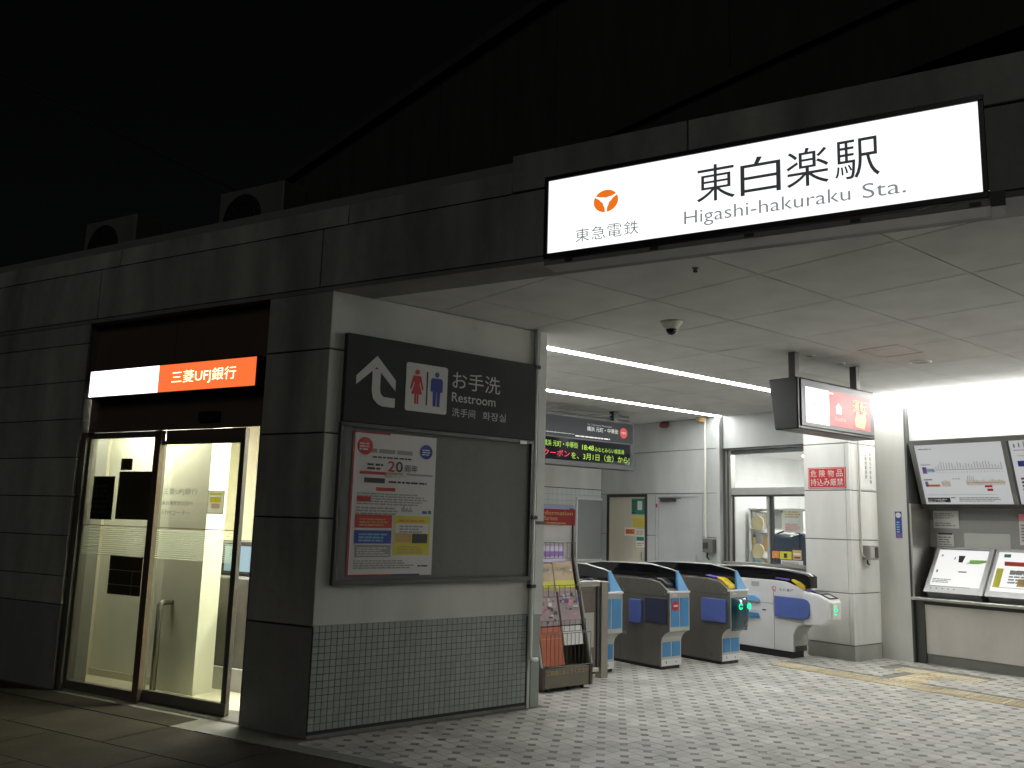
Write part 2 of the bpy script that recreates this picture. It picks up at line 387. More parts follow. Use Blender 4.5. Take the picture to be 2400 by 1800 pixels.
dm = MB().prismz(DI(c_-.003), 0, 0.004).mesh('dot_tile', FDOT)
dv = sorted([q for q in dots if inframe((*q, 0), 10)], key=lambda q: q[0]**2+q[1]**2); dn = set(dv[:300])
for q in dv[:300]: link('dot_tile', dm, fl, (*q, -0.0045))
mb = MB()
for q in dots:
    if q not in dn: mb.prismz([(a+q[0], b+q[1]) for a, b in DI(c_-.003)], -0.0045, -0.0005)
tag(mb.build('dot_field', FDOT, fl), kind='stuff')
MB().add([(*fw_pt(q, d)[:2], z) for z in (-.012, .003) for q, d in ((-6.5, -.264), (.75, -.264), (.75, -.135), (-6.5, -.135))], [(0, 1, 2, 3), (7, 6, 5, 4), (1, 0, 4, 5), (2, 1, 5, 6), (3, 2, 6, 7), (0, 3, 7, 4)]).build('border_strip', mat('border stone', (.16, .16, .145), .8, var=.12, scale=30, stain=.1), fl)
def tactile(kind):
    mb = MB().box(-.149, .149, -.149, .149, 0, .005)
    if kind:
        for k in range(4): mb.box(-.12+.068*k, -.085+.068*k, -.13, .13, .005, .010)
    else:
        for a in range(5):
            for b in range(5): mb.lathe((-.116+.058*a, -.116+.058*b, .005), [(.013, 0), (.009, .005)], 8)
    return mb.mesh('tactile_block', TACT)
tk = {k: tactile(k) for k in (0, 1)}
y = 5.75
while y > 2.1:
    link('tactile_block', tk[0 if abs(y-4.55) < .16 or y > 5.6 else 1], fl, (8.49, y, -.0035)); y -= 0.3
for k in range(3): link('tactile_block', tk[1], fl, (8.79+.3*k, 4.55, -.0035), (0, 0, PI/2))
for k in (-1, 1): link('tactile_block', tk[0], fl, (9.39, 4.55+.3*k, -.0035))
# street slabs beyond the tiled floor
sm = {}
for r in range(9):
    d0 = -0.262-0.52*(r+1) if r else -0.782
    d1 = d0+0.512
    for k in range(-12, 22):
        s0 = k*1.02 + (0.5 if r % 2 else 0)
        P = fw_pt(s0+.5, (d0+d1)/2)
        if not inframe(P, 350): continue
        if 'a' not in sm: sm['a'] = B(-.506, .506, -.256, .256, 0, .010).mesh('paving_slab', PAVE)
        link('paving_slab', sm['a'], g, (P.x, P.y, -.0125+random.uniform(-.001, .001)), (0, 0, RF))
sl = MB()
for k in range(-2, 8):
    s0 = k*1.02
    P = fw_pt(s0+.5, -.128)
    if s0 < .05: continue
    link('paving_slab', MB().box(-.506, .506, -.125, .125, 0, .010).mesh('paving_slab', PAVE), g, (P.x, P.y, -.012), (0, 0, RF))

# ================================================================ CEILING
ce = MB().prismz(fclip([(0, -1), (10.75, -1), (10.75, 10.6), (0, 10.6)], 0.012), 3.095, 3.13).build('ceiling', CGAP); tag(ce, kind='structure')
G = 0.9103; cx0 = 4.545-4*G; cy0 = 5.05-6*G; gp = 0.0048
SL = [(6.0, 0.055, 4.64, 10.2), (7.98, 0.055, 4.64, 10.2)]      # slots of the strip lights (y, half width)
for i in range(0, 12):
    for j in range(0, 14):
        a, b, c, d = cx0+i*G+gp, cx0+(i+1)*G-gp, cy0+j*G+gp, cy0+(j+1)*G-gp
        spans = [(c, d)]
        if b > 4.75:
            for (yy, hw, _, _) in SL:
                ns = []
                for (p, q) in spans:
                    if q <= yy-hw or p >= yy+hw: ns.append((p, q)); continue
                    if p < yy-hw: ns.append((p, yy-hw))
                    if q > yy+hw: ns.append((yy+hw, q))
                spans = ns
        for (p, q) in spans:
            if q-p < .03: continue
            po = [(a, p), (b, p), (b, q), (a, q)]
            po = fclip(po, 0.015); po = clip(po, -1, 0, -10.42) if po else po
            po = clip(po, 0, -1, -10.44) if len(po) > 2 else po
            if len(po) > 2 and b < 4.7: po = clip(po, 0, -1, -(CY+.05))
            if len(po) > 2: MB().prismz(po, ZC, 3.093).build('ceiling_panel', CEIL, ce)
hb = MB()
hx0, hx1, hy0, hy1 = 7.16, 7.63, 3.68, 4.06
for (a, b, c, d) in ((hx0, hx1, hy0, hy0+.014), (hx0, hx1, hy1-.014, hy1), (hx0, hx0+.014, hy0+.014, hy1-.014), (hx1-.014, hx1, hy0+.014, hy1-.014)): hb.box(a, b, c, d, ZC-.004, ZC+.002)
hb.build('hatch_frame', mat('hatch frame', (0.36, 0.33, 0.32), .5), ce)

# strip lights in the slots
for k, (yy, hw, xa, xb) in enumerate(SL):
    t = thing('strip_light', ['long white strip light in the ceiling nearer the hanging screen', 'long white strip light in the ceiling above the departure board'][k], 'light', (xa, yy, ZC), 0, 'strip lights over the gates')
    B(0, xb-xa, -hw+.002, hw-.002, .012, .02).build('housing', WHITEP, t)
    B(0.01, xb-xa-.01, -hw+.006, hw-.006, -.003, .0115).build('diffuser', E_STRIP, t)

# ================================================================ FACADE
def course(parent, x0, x1, zs, y0, y1, ma, gap=0.012, vj=()):
    xs = [x0] + list(vj) + [x1]
    for a, b in zip(zs[:-1], zs[1:]):
        for p, q in zip(xs[:-1], xs[1:]):
            MB().box(p+(gap/2 if p != x0 else 0), q-(gap/2 if q != x1 else 0), y0, y1, a+gap/2, b-gap/2).build('stone_panel', ma, parent, bevel=.003, seg=1)
fwl = thing('facade_wall', 'dark grey stone facade wall left of the bank door', 'wall', (CX, CY, 0), RF)
B(-7.5, -2.745, .03, .30, 0, ZC).build('backing', GROUT, fwl)
course(fwl, -7.5, -2.74, [.68, .91, 1.24, 1.57, 1.90, 2.23, 2.56, 2.89, ZC], 0, .028, STONE, .006, vj=(-5.2,))
course(fwl, -7.5, -2.74, [0.0, .68], 0.004, .028, STONED, .010, vj=(-5.2, -3.9))
pil = thing('corner_pillar', 'grey stone corner pillar between bank door and restroom sign wall', 'pillar', (CX, CY, 0), RF)
MB().prismz([(-.605, .028), (-.004, .028), (-.17, .16), (-.605, .30)], 0, ZC).build('backing', GROUT, pil)
zs = [.72, 1.447, 2.04, 2.64, ZC]
for a, b in zip(zs[:-1], zs[1:]):
    MB().prismz([(-.61, 0), (0, 0), (-.01, .024), (-.61, .024)], a+.005, b-.005).build('stone_panel', STONE, pil, bevel=.003, seg=1)
MB().prismz([(-.61, 0.003), (-0.003, 0.003), (-.01, .024), (-.61, .024)], 0, .712).build('stone_panel', STONED, pil)
# fascia and parapet over everything
fa = thing('fascia', 'long dark stone fascia and parapet across the station front', 'fascia', (CX, CY, 0), RF)
B(-7.5, 8.0, .03, .30, ZC+.02, 3.77).build('backing', GROUT, fa)
B(-7.5, 8.0, -.004, .30, ZC-.010, ZC+.022).build('drip_edge', STONED, fa)
xs = [-7.5, -5.19, -2.66, -.13, 2.40, 4.93, 8.0]
for p, q in zip(xs[:-1], xs[1:]): MB().box(p+.006, q-.006, 0, .028, ZC+.030, 3.538).build('fascia_panel', STONE, fa, bevel=.003, seg=1)
xs = [-7.5, -4.97, -2.44, .09, 1.45]
for p, q in zip(xs[:-1], xs[1:]): MB().prismx([(.012, 3.552), (.026, 3.70), (.10, 3.775), (.30, 3.775), (.30, 3.552)], p+.005, q-.005).build('coping_stone', STONE, fa)
xs = [1.45, 2.62, 5.15, 8.0]
for p, q in zip(xs[:-1], xs[1:]): MB().prismx([(0, 3.552), (0, 3.80), (.30, 3.80), (.30, 3.552)], p+.005, q-.005).build('coping_stone', STONE, fa, bevel=.003, seg=1)
rf = MB().prismz(fclip([(-6, -3), (11, -3), (11, 14), (-6, 14)], 0.3), 3.40, 3.62).build('roof', ROOF); tag(rf, 'flat dark station roof behind the parapet', 'roof')

# ================================================================ PARTITION WALL with the restroom sign
pw = thing('partition_wall', 'grey side wall with tiled base carrying the restroom sign', 'wall', (0, CY, 0), 0)
B(2.86, 4.60, .02, .13, 0, ZC+.02).build('core', WGROUT, pw)
zs = [.72, 1.447, 2.04, 2.64, ZC]
for a, b in zip(zs[:-1], zs[1:]): MB().box(CX+.002, 4.598, 0, .019, a+.006, b-.006).build('plaster_panel', PLASTER, pw, bevel=.003, seg=1)
B(2.7125, 2.86, .012, .1, .715, ZC).build('joint_backing', GROUT, pw)
tp = 0.0455; tw = MB().box(0, tp-.005, -.006, .002, 0, tp-.005).mesh('wall_tile', WTILE); rest = MB(); ct = 0; wt = []
for i in range(41):
    for j in range(15):
        wt.append((CX+.008+i*tp, .708-(j+1)*tp+.022))
B(CX+.004, 4.60, .003, .10, 0, .710).build('tile_bed', WGROUT, pw)
B(CX+.004, 4.60, -.004, .0025, 0, .0215).build('wall_skirting', STONED, pw)
wt.sort()
for k, (x, z) in enumerate(wt):
    if k < 300: link('wall_tile', tw, pw, (x, 0, z))
    else: rest.box(x, x+tp-.005, -.006, .002, z, z+tp-.005)
tag(rest.build('wall_tile_field', WTILE, pw), kind='stuff')
MB().box(4.60, 4.625, -.008, .13, 0, ZC).build('end_trim', mat('end trim', (0.58, 0.60, 0.56), .45, var=.04), pw)
sw = thing('inner_side_wall', 'plain white wall behind the restroom sign wall end', 'wall', (4.62, CY+.13, 0), RX)
B(-4.79, 0, .002, .12, 0, ZC).build('panel', WALLW, sw)
# drain pipe at the wall end
t = thing('drain_pipe', 'thin grey pipe running down the end of the restroom sign wall', 'pipe', (4.60, CY-.035, 0), 0)
MB().tube([(0, 0, ZC), (0, 0, .41), (.006, 0, .385), (.03, 0, .372), (.075, 0, .372)], .018, 10).build('pipe', PVC, t, smooth=True)
for z in (2.75, 1.50, .95): B(-.026, .026, -.026, .03, z-.014, z+.014).build('clamp', DARKM, t)
t2 = thing('corner_post', 'pale metal post at the inner corner beside the leaflet rack', 'post', (4.69, CY-.012, 0), 0)
B(-.04, .045, 0, .10, 1.47, ZC).build('upper_post', mat('post paint', (0.68, 0.70, 0.66), .45, var=.04), t2, bevel=.004)
B(-.045, .05, -.004, .10, .72, 1.445).build('lower_post', MATS['post paint'], t2, bevel=.004); B(-.06, .03, .0, .10, 0, .718).build('post_base', WTILE, t2, bevel=.004)
B(-.06, .06, -.012, .09, 1.447, 1.468).build('bracket', DARKM, t2)
# notice board under the sign
nb = thing('notice_board', 'large grey notice board with dark frame under the restroom sign', 'board', (0, CY, 0), 0)
bx0, bx1, bz0, bz1 = 2.815, 4.585, .995, 2.128
B(bx0+.03, bx1-.03, -.02, .0, bz0+.02, bz1-.02).build('felt_panel', FELT, nb)
for a, b, c, d in ((bx0, bx1, bz0, bz0+.035), (bx0, bx1, bz1-.03, bz1), (bx0, bx0+.03, bz0+.035, bz1-.03), (bx1-.03, bx1, bz0+.035, bz1-.03)):
    B(a, b, -.045, 0, c, d).build('frame_bar', FRAMEG, nb, bevel=.002, seg=1)
B(4.43, 4.50, -.054, -.049, 2.092, 2.118).build('lock_plate', SILVER, nb)
# restroom sign
rs = thing('restroom_sign', 'dark restroom sign with arrow and red and blue figures', 'sign', (0, CY-.052, 0), 0)
B(2.822, 4.583, 0, .05, 2.131, 2.765).build('panel', SIGNBK, rs, bevel=.002, seg=1)
y = -.002
def ink(name, polys, ma, par, yy=y, lay=0):
    mb = MB()
    for p in polys: mb.prismy(p, yy-.0015-.001*lay, yy+.0015-.001*lay)
    return mb.build(name, ma, par)
ar = [(3.035, 2.500)]
cxs = 3.068
ink('arrow', [[(cxs-.163, 2.40), (cxs-.163, 2.465), (cxs, 2.628), (cxs, 2.545)], [(cxs, 2.628), (cxs+.163, 2.465), (cxs+.163, 2.385), (cxs, 2.545)],
      [(cxs-.034, 2.53), (cxs+.034, 2.53), (cxs+.034, 2.385), (cxs-.034, 2.37)],
      [(cxs-.034, 2.37), (cxs+.034, 2.385), (cxs+.040, 2.355), (cxs-.018, 2.31)], [(cxs-.018, 2.31), (cxs+.040, 2.355), (cxs+.066, 2.332), (cxs+.022, 2.275)],
      [(cxs+.022, 2.275), (cxs+.066, 2.332), (cxs+.163, 2.330), (cxs+.163, 2.262), (cxs+.06, 2.262)]], SIGNWH, rs)
def rrect(x0, x1, z0, z1, r, n=5):
    o = []
    for cx, cz, a in ((x1-r, z1-r, 0), (x0+r, z1-r, 1), (x0+r, z0+r, 2), (x1-r, z0+r, 3)):
        o += [(cx+r*math.cos(PI/2*(a+k/n)), cz+r*math.sin(PI/2*(a+k/n))) for k in range(n+1)]
    return o
ink('pictogram_plate', [rrect(3.318, 3.690, 2.256, 2.620, .018)], SIGNWH, rs)
def circ(cx, cz, r, n=16): return [(cx+r*math.cos(2*PI*i/n), cz+r*math.sin(2*PI*i/n)) for i in range(n)]
wx, mx_ = 3.415, 3.592
ink('woman_figure', [circ(wx, 2.553, .020), [(wx-.033, 2.525), (wx+.033, 2.525), (wx+.022, 2.46), (wx-.022, 2.46)], [(wx-.022, 2.46), (wx+.022, 2.46), (wx+.048, 2.385), (wx-.048, 2.385)],
      [(wx-.033, 2.525), (wx-.022, 2.50), (wx-.048, 2.42), (wx-.060, 2.425)], [(wx+.033, 2.525), (wx+.022, 2.50), (wx+.048, 2.42), (wx+.060, 2.425)],
      [(wx-.017, 2.385), (wx-.003, 2.385), (wx-.003, 2.312), (wx-.017, 2.312)], [(wx+.003, 2.385), (wx+.017, 2.385), (wx+.017, 2.312), (wx+.003, 2.312)]], INKR, rs, lay=2)
ink('man_figure', [circ(mx_, 2.553, .020), [(mx_-.04, 2.525), (mx_+.04, 2.525), (mx_+.034, 2.42), (mx_-.034, 2.42)], [(mx_-.04, 2.525), (mx_-.034, 2.42), (mx_-.054, 2.42), (mx_-.054, 2.51)],
      [(mx_+.04, 2.525), (mx_+.034, 2.42), (mx_+.054, 2.42), (mx_+.054, 2.51)], [(mx_-.034, 2.42), (mx_-.003, 2.42), (mx_-.005, 2.308), (mx_-.03, 2.308)], [(mx_+.003, 2.42), (mx_+.034, 2.42), (mx_+.03, 2.308), (mx_+.005, 2.308)]], INKB, rs, lay=2)
ink('divider', [[(3.499, 2.31), (3.511, 2.31), (3.511, 2.565), (3.499, 2.565)]], INK, rs, lay=2)
text('lettering', 'お手洗', 3.735, 4.203, 2.468, 2.606, -.0045, SIGNWH, rs, .008)
text('lettering', 'Restroom', 3.735, 4.160, 2.366, 2.438, -.0045, SIGNWH, rs, .004)
text('lettering', '洗手间', 3.742, 3.962, 2.252, 2.318, -.0045, SIGNWH, rs, .008)
text('lettering', '화장실', 4.036, 4.270, 2.250, 2.316, -.0045, SIGNWH, rs, .008)
# rally poster
po = thing('poster', 'white rally poster with red and yellow boxes on the notice board', 'poster', (2.927, CY-.022, 1.055), 0)
PW, PH = .705, 1.018
B(0, PW, -.003, 0, 0, PH).build('sheet', PAPER, po)
L_ = []
L_ += [(-.0, .012, 0, PH, INKR, 1), (.0, .30, PH-.012, PH, INKR, 1), (0, .36, 0, .010, INKR, 1), (.36, .60, 0, .010, INKB, 1)]
L_ += lines(.10, .50, .87, .925, 1, INKG) + lines(.16, .50, .835, .855, 1, INK) + lines(.12, .26, .75, .805, 2, INK)
L_ += [(.06, .28, .715, .735, INKR, 1), (.28, .42, .722, .735, INKTN, 1), (.45, .68, .722, .735, INKG, 1), (.10, .27, .655, .690, INK, 1), (.20, .36, .60, .625, INKR, 1)]
L_ += lines(.30, .64, .66, .685, 1, INK) + lines(.05, .66, .50, .59, 5, INKG) + [(.05, .16, .52, .555, INKR, 2)] + lines(.05, .40, .43, .49, 3, INKG)
for k, hh in enumerate((.03, .045, .02, .03, .015, .035, .012)): L_.append((.42+.014*k, .43+.014*k, .455, .455+hh, INKG, 2))
L_ += [(.60, .64, .445, .465, INKB, 2), (.65, .68, .445, .47, INKGN, 2)]
L_ += [(.045, .345, .335, .428, INKR, 1), (.045, .345, .225, .318, INKB, 1), (.365, .675, .145, .425, INKY, 1), (.378, .662, .30, .372, PAPER, 2), (.378, .515, .235, .297, INKTN, 2), (.522, .655, .230, .297, INK, 2)]
L_ += lines(.08, .31, .35, .41, 3, INKTN, 2) + lines(.08, .31, .24, .305, 3, INKLB, 2) + lines(.41, .63, .305, .365, 3, INKG, 3) + lines(.40, .63, .385, .412, 1, INKO, 2) + lines(.40, .62, .16, .215, 3, INKTN, 2)
L_ += [(.055, .345, .13, .215, INKG, 1)] + lines(.07, .33, .14, .205, 4, PAPER, 2) + lines(.05, .55, .05, .115, 4, INKG) + lines(.58, .68, .06, .08, 1, INK)
prints(po, L_, -.0042)
MB().discy(.095, .915, .062, -.0045, m=0).build('badge', INKR, po); MB().discy(.615, .905, .055, -.0045).build('badge', INKB, po)
text('lettering', '2', .290, .348, .742, .818, -.0065, INKR, po, .03); text('lettering', '0', .357, .415, .742, .818, -.0065, INK, po, .03); text('lettering', '周年', .430, .545, .745, .80, -.0065, INK, po, .02)
text('lettering', '記念ラリー', .265, .44, .695, .733, -.0065, INKG, po, .01)
prints(po, lines(.05, .14, .885, .945, 3, PAPER, 0) + lines(.58, .65, .88, .93, 3, PAPER, 0), -.0072)

# ================================================================ STATION SIGN
ss = thing('station_sign', 'large lit white station name sign with orange logo on the fascia', 'sign', (CX, CY, 0), RF)
sx0, sx1, sz0, sz1, sy = 1.80, 4.10, 3.055, 3.512, -.15
B(sx0-.015, sx1+.015, sy+.012, -.002, sz0-.03, sz1+.025).build('case', BLACK, ss)
for a, b, c, d in ((sx0-.026, sx1+.026, sz0-.032, sz0), (sx0-.026, sx1+.026, sz1, sz1+.028), (sx0-.026, sx0, sz0, sz1), (sx1, sx1+.026, sz0, sz1)):
    B(a, b, sy-.012, sy+.03, c, d).build('frame_bar', BLACK, ss, bevel=.003, seg=1)
B(sx0, sx1, sy-.001, sy+.011, sz0, sz1).build('face', E_SIGN, ss)
B(sx0-.02, sx1+.055, sy-.008, -.004, sz0-.075, sz0-.047).build('bottom_rail', mat('sign rail', (0.30, 0.30, 0.29), .5, .2), ss, bevel=.002, seg=1)
for k in range(5): B(sx0+.12+.53*k, sx0+.17+.53*k, sy-.014, sy-.004, sz0-.066, sz0-.05).build('latch', DARKM, ss)
B(sx1+.03, sx1+.09, sy-.02, -.01, sz0-.085, sz0-.01).build('end_bracket', BLACK, ss)
SNK = emit('sign black film', (0.03, 0.03, 0.034), 1.0); SNG = emit('sign grey film', (0.115, 0.115, 0.125), 1.0); SNL = emit('sign pale film', (0.23, 0.23, 0.25), 1.0)
yt = sy-.0035
cx = 2.72
for k, ch in enumerate('東白楽駅'):
    a = cx + k*.242; text('lettering', ch, a, a+.212, 3.222, 3.432, yt, SNK, ss, .004)
text('lettering', 'Higashi-hakuraku', 2.648, 3.515, 3.088, 3.186, yt, SNL, ss, -.003); text('lettering', 'Sta.', 3.572, 3.772, 3.109, 3.186, yt, SNL, ss, -.003)
for k, ch in enumerate('東急電鉄'):
    a = 1.985 + k*.102; text('lettering', ch, a, a+.088, 3.100, 3.180, yt, SNG, ss, -.004)
lg = MB(); lcx, lcz, lr = 2.177, 3.326, .077
for k in range(3):
    a0 = PI/2 + k*2*PI/3; po_ = []
    for i in range(13): a = a0-.98+1.96*i/12; po_.append((lcx+lr*math.cos(a), lcz+lr*.88*math.sin(a)))
    for i in range(9):
        a = a0+.86-1.72*i/8; rr = lr*(.60-.30*math.cos((a-a0)*1.75)); po_.append((lcx+rr*math.cos(a), lcz+rr*.88*math.sin(a)))
    lg.prismy(po_, yt-.001, yt+.001)
lg.build('logo', emit('logo orange', (1.0, 0.20, 0.015), .85), ss)

# ================================================================ BANK ENTRANCE
be = thing('bank_door_frame', 'dark bronze frame and glossy transom of the bank entrance', 'door frame', (CX, CY, 0), RF)
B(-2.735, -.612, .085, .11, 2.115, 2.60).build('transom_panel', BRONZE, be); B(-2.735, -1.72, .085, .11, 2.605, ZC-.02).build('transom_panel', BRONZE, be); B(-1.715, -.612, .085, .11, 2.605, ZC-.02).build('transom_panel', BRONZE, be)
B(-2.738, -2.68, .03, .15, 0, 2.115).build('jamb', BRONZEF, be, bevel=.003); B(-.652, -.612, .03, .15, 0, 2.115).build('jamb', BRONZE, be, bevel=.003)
B(-2.738, -.612, .05, .30, -.004, .012).build('sill', STEEL, be)
B(-2.68, -1.80, .10, .145, 2.085, 2.113).build('head_rail', BRONZEF, be)
B(-1.36, -1.13, .06, .084, 2.165, 2.245).build('door_sensor', BLACK, be, bevel=.006)
def sdoor(name, label, x0, x1, yd, stile, ztop, bot):
    t = thing(name, label, 'door', (CX, CY, 0), RF, 'bank sliding doors')
    B(x0, x0+stile, yd-.02, yd+.02, bot, ztop).build('stile', BRONZEF, t, bevel=.003); B(x1-stile, x1, yd-.02, yd+.02, bot, ztop).build('stile', BRONZEF, t, bevel=.003)
    B(x0, x1, yd-.022, yd+.022, .014, bot).build('bottom_rail', BRONZEF, t, bevel=.003)
    B(x0+stile, x1-stile, yd-.02, yd+.02, ztop-.03, ztop).build('top_rail', BRONZEF, t)
    B(x0+stile, x1-stile, yd-.004, yd+.004, bot, ztop-.03).build('pane', GLASSB, t)
    B(x0+stile, x1-stile, yd-.0065, yd-.0045, 1.335, 1.341).build('film_line', INKTN, t)
    mb = MB()
    for k in range(14): mb.box(x0+stile, x1-stile, yd-.006, yd-.0045, 1.10+.0165*k, 1.105+.0165*k)
    mb.build('film_stripes', FROST, t)
    return t
d1 = sdoor('sliding_door', 'left bank sliding door with dark notices behind the glass', -2.68, -1.80, .08, .028, 2.09, .085)
d2 = sdoor('sliding_door', 'right bank sliding door standing slightly open with bank name', -1.84, -.873, .125, .05, 2.03, .10)
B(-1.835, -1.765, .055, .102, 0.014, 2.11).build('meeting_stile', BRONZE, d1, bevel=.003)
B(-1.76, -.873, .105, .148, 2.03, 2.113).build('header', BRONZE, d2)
text('lettering', '三菱UFJ銀行', -1.76, -1.36, 1.592, 1.650, .1185, INKG, d2, .01); text('lettering', '東白楽駅前出張所', -1.76, -1.40, 1.515, 1.548, .1185, INKG, d2); text('lettering', 'ATMコーナー', -1.76, -1.42, 1.44, 1.475, .1185, INKG, d2)
for nm, lb, x0, x1, z0, z1 in (('door_notice', 'tall dark backlit notice at the left of the left bank door', -2.60, -2.325, 1.386, 1.744), ('door_notice', 'wide dark backlit notice beside the middle bank stile', -2.275, -1.868, 1.393, 1.782), ('door_notice', 'small square dark backlit notice above the wide one', -2.266, -2.125, 1.795, 1.889), ('door_notice', 'low dark notice with white lines on the left bank door', -2.285, -1.885, .794, 1.105)):
    t = thing(nm, lb, 'notice', (CX, CY, 0), RF, 'dark notices on the bank door')
    B(x0, x1, .087, .091, z0, z1).build('sheet', mat('backlit notice', (0.03, 0.026, 0.024), .25, var=.2) if x0 < -2.5 else mat('backlit notice brown', (0.12, 0.08, 0.055), .2, var=.25, scale=4), t)  # backlight shade and brown glass reflections are put into the sheet colours
    if z0 < 1: prints(t, [(x0, x1, .985, .989, PAPER), (x0, x1, .870, .874, PAPER), (x0+.29, x0+.293, .80, .985, PAPER)], .0855)
    else: prints(t, lines(x0+.03, x1-.03, z0+.05, z1-.05, 6, mat('dim ink', (.06, .065, .06), .6, var=0)), .0860)
t = thing('door_notice', 'small white and yellow notice on the right bank door', 'notice', (CX, CY, 0), RF)
B(-1.255, -1.075, .131, .133, 1.455, 1.635).build('sheet', THIN, t)
prints(t, [(-1.233, -1.098, 1.60, 1.615, THINY), (-1.228, -1.108, 1.545, 1.585, THINY), (-1.208, -1.118, 1.50, 1.535, THINP), (-1.248, -1.083, 1.46, 1.464, INK), (-1.253, -1.250, 1.455, 1.635, INK), (-1.081, -1.078, 1.455, 1.635, INK), (-1.253, -1.078, 1.632, 1.635, INK)], .1302)
# interior room of the bank
br = thing('bank_lobby', 'cream cash machine lobby behind the bank doors', 'room', (CX, CY, 0), RF)
B(-3.6, .0-.30, .31, 2.6, -.004, .0005).build('floor', BFLOOR, br)
B(-3.6, -.30, .115, 2.6, 2.50, 2.53).build('ceiling', WHITEP, br)
B(-3.3, -3.15, .30, 2.6, 0, 2.5).build('side_wall', CREAMD, br); B(-3.6, -.30, 2.45, 2.6, 0, 2.5).build('back_wall', CREAM, br)
B(-.42, -.30, .30, 2.6, 0, 2.5).build('side_wall', CREAM, br)
B(-3.15, -2.10, .62, .70, 0, 2.5).build('partition', CREAM, br)
B(-2.16, -1.69, .52, .72, 0, 2.5).build('column', CREAM, br)
B(-3.15, -2.1, .612, .62, 0, .06).build('skirting', CREAMD, br)
for a, b, c, d in ((-2.9, -2.0, .24, .34), (-1.55, -.6, .75, .95), (-1.55, -.6, 1.6, 1.8)): B(a, b, c, d, 2.485, 2.499).build('ceiling_light', E_BANK, br)
t = thing('entry_stanchion', 'U shaped steel guard rail just inside the bank door', 'rail', (CX, CY, 0), RF)
MB().tube([(-2.02, .40, 0), (-2.02, .40, .70), (-2.02, .42, .72), (-2.02, .56, .72), (-2.02, .58, .70), (-2.02, .58, 0)], .024, 8).build('rail', mat('rail grey', (.16, .16, .14), .4, .5), t, smooth=True)
t = thing('cash_machine', 'dark cash machine seen through the bank door gap', 'machine', (CX, CY, 0), RF)
B(-2.3, -1.40, .86, 1.40, .18, .92).build('body', mat('machine grey', (.16, .15, .14), .5), t, bevel=.01); B(-2.3, -1.40, 1.05, 1.40, .92, 1.22).build('head', DARKM, t, bevel=.01)
B(-2.32, -1.38, .83, 1.42, 0, .18).build('plinth', WHITEP, t); B(-2.0, -1.47, 1.035, 1.05, .96, 1.18).build('screen', emit('machine screen', (.5, .75, .9), .5), t)
t = thing('wall_cctv', 'small black camera high in the bank lobby corner', 'camera', (CX, CY, 0), RF)
MB().tube([(-2.95, .45, 2.5), (-2.95, .45, 2.30), (-2.90, .42, 2.22)], .014, 8).build('arm', BLACK, t); MB().tube([(-2.93, .43, 2.25), (-2.86, .38, 2.14)], .03, 10).build('body', BLACK, t)
# bank sign
bs = thing('bank_sign', 'lit white and red bank sign above the sliding doors', 'sign', (CX, CY, 0), RF)
B(-2.635, -.655, -.03, .084, 2.395, 2.632).build('case', BLACK, bs, bevel=.003)
B(-2.61, -1.745, -.034, -.031, 2.405, 2.622).build('white_face', E_BW, bs); B(-1.745, -.675, -.034, -.031, 2.405, 2.622).build('red_face', E_BR, bs)
text('lettering', '三菱UFJ銀行', -1.585, -.875, 2.452, 2.565, -.0365, E_BT, bs, .02)

# ================================================================ BACK WALL of the concourse
bw = thing('back_wall', 'grey panelled rear wall with two doors behind the gates', 'wall', (10.22, 10.44, 0), RX)      # local x = 10.44 - y
B(0, 2.49, .02, .2, 0, ZC+.02).build('core', GROUT, bw)
def pan(x0, x1, z0, z1, ma=WALLG, y0=0.0): return B(x0+.004, x1-.004, y0, .018, z0+.005, z1-.005).build('wall_panel', ma, bw, bevel=.002, seg=1)
pan(0, 2.43, 2.605, ZC); pan(0, 2.43, 1.955, 2.605)
for a, b in ((0, .145), (1.02, 1.20), (2.12, 2.43)): pan(a, b, 1.31, 1.955); pan(a, b, .66, 1.31); pan(a, b, 0, .66)
B(2.43, 2.488, -.06, .018, 0, ZC).build('pilaster', WALLG, bw, bevel=.003)
def hdoor(x0, x1, ma, fm, yin):
    d = B(x0, x1, yin, yin+.012, .01, 1.905).build('door', ma, bw, bevel=.003)
    for a, b, z0, z1 in ((x0-.045, x0, 0, 1.945), (x1, x1+.045, 0, 1.945), (x0, x1, 1.905, 1.945)): B(a, b, -.012, .03, z0, z1).build('door_frame', fm, d)
    return d
dA = hdoor(.185, .985, DOORB, DARKM, .004); dB = hdoor(1.26, 2.085, DOORG, DOORG, .004)
B(1.33, 1.62, -.045, -.005, 1.83, 1.875).build('door_closer', DARKM, dB, bevel=.004); B(1.30, 1.75, -.05, -.045, 1.876, 1.886).build('closer_arm', DARKM, dB)
MB().tube([(2.02, -.035, .93), (2.02, -.035, 1.05)], .012, 8).build('handle', STEEL, dB)
MB().tube([(.93, -.035, .93), (.93, -.035, 1.05)], .012, 8).build('handle', STEEL, dA)
def sheet(name, label, root, x0, x1, z0, z1, y, ma, pr, grp=None, rot=RX, cat='notice'):
    t = thing(name, label, cat, root, rot, grp); B(x0, x1, y-.002, y, z0, z1).build('sheet', ma, t); prints(t, pr, y-.0032); return t
BWR = (10.22, 10.44, 0)
sheet('door_poster', 'dark green notice at the top of the beige door', BWR, .69, .975, 1.63, 1.88, .003, INKGN, lines(.70, .80, 1.65, 1.86, 6, INK) + [(.82, .92, 1.70, 1.84, SIGNWH)])
sheet('door_poster', 'yellow notice in the middle of the beige door', BWR, .72, .975, 1.42, 1.60, .003, INKY, lines(.74, .96, 1.44, 1.58, 5, INKTN))
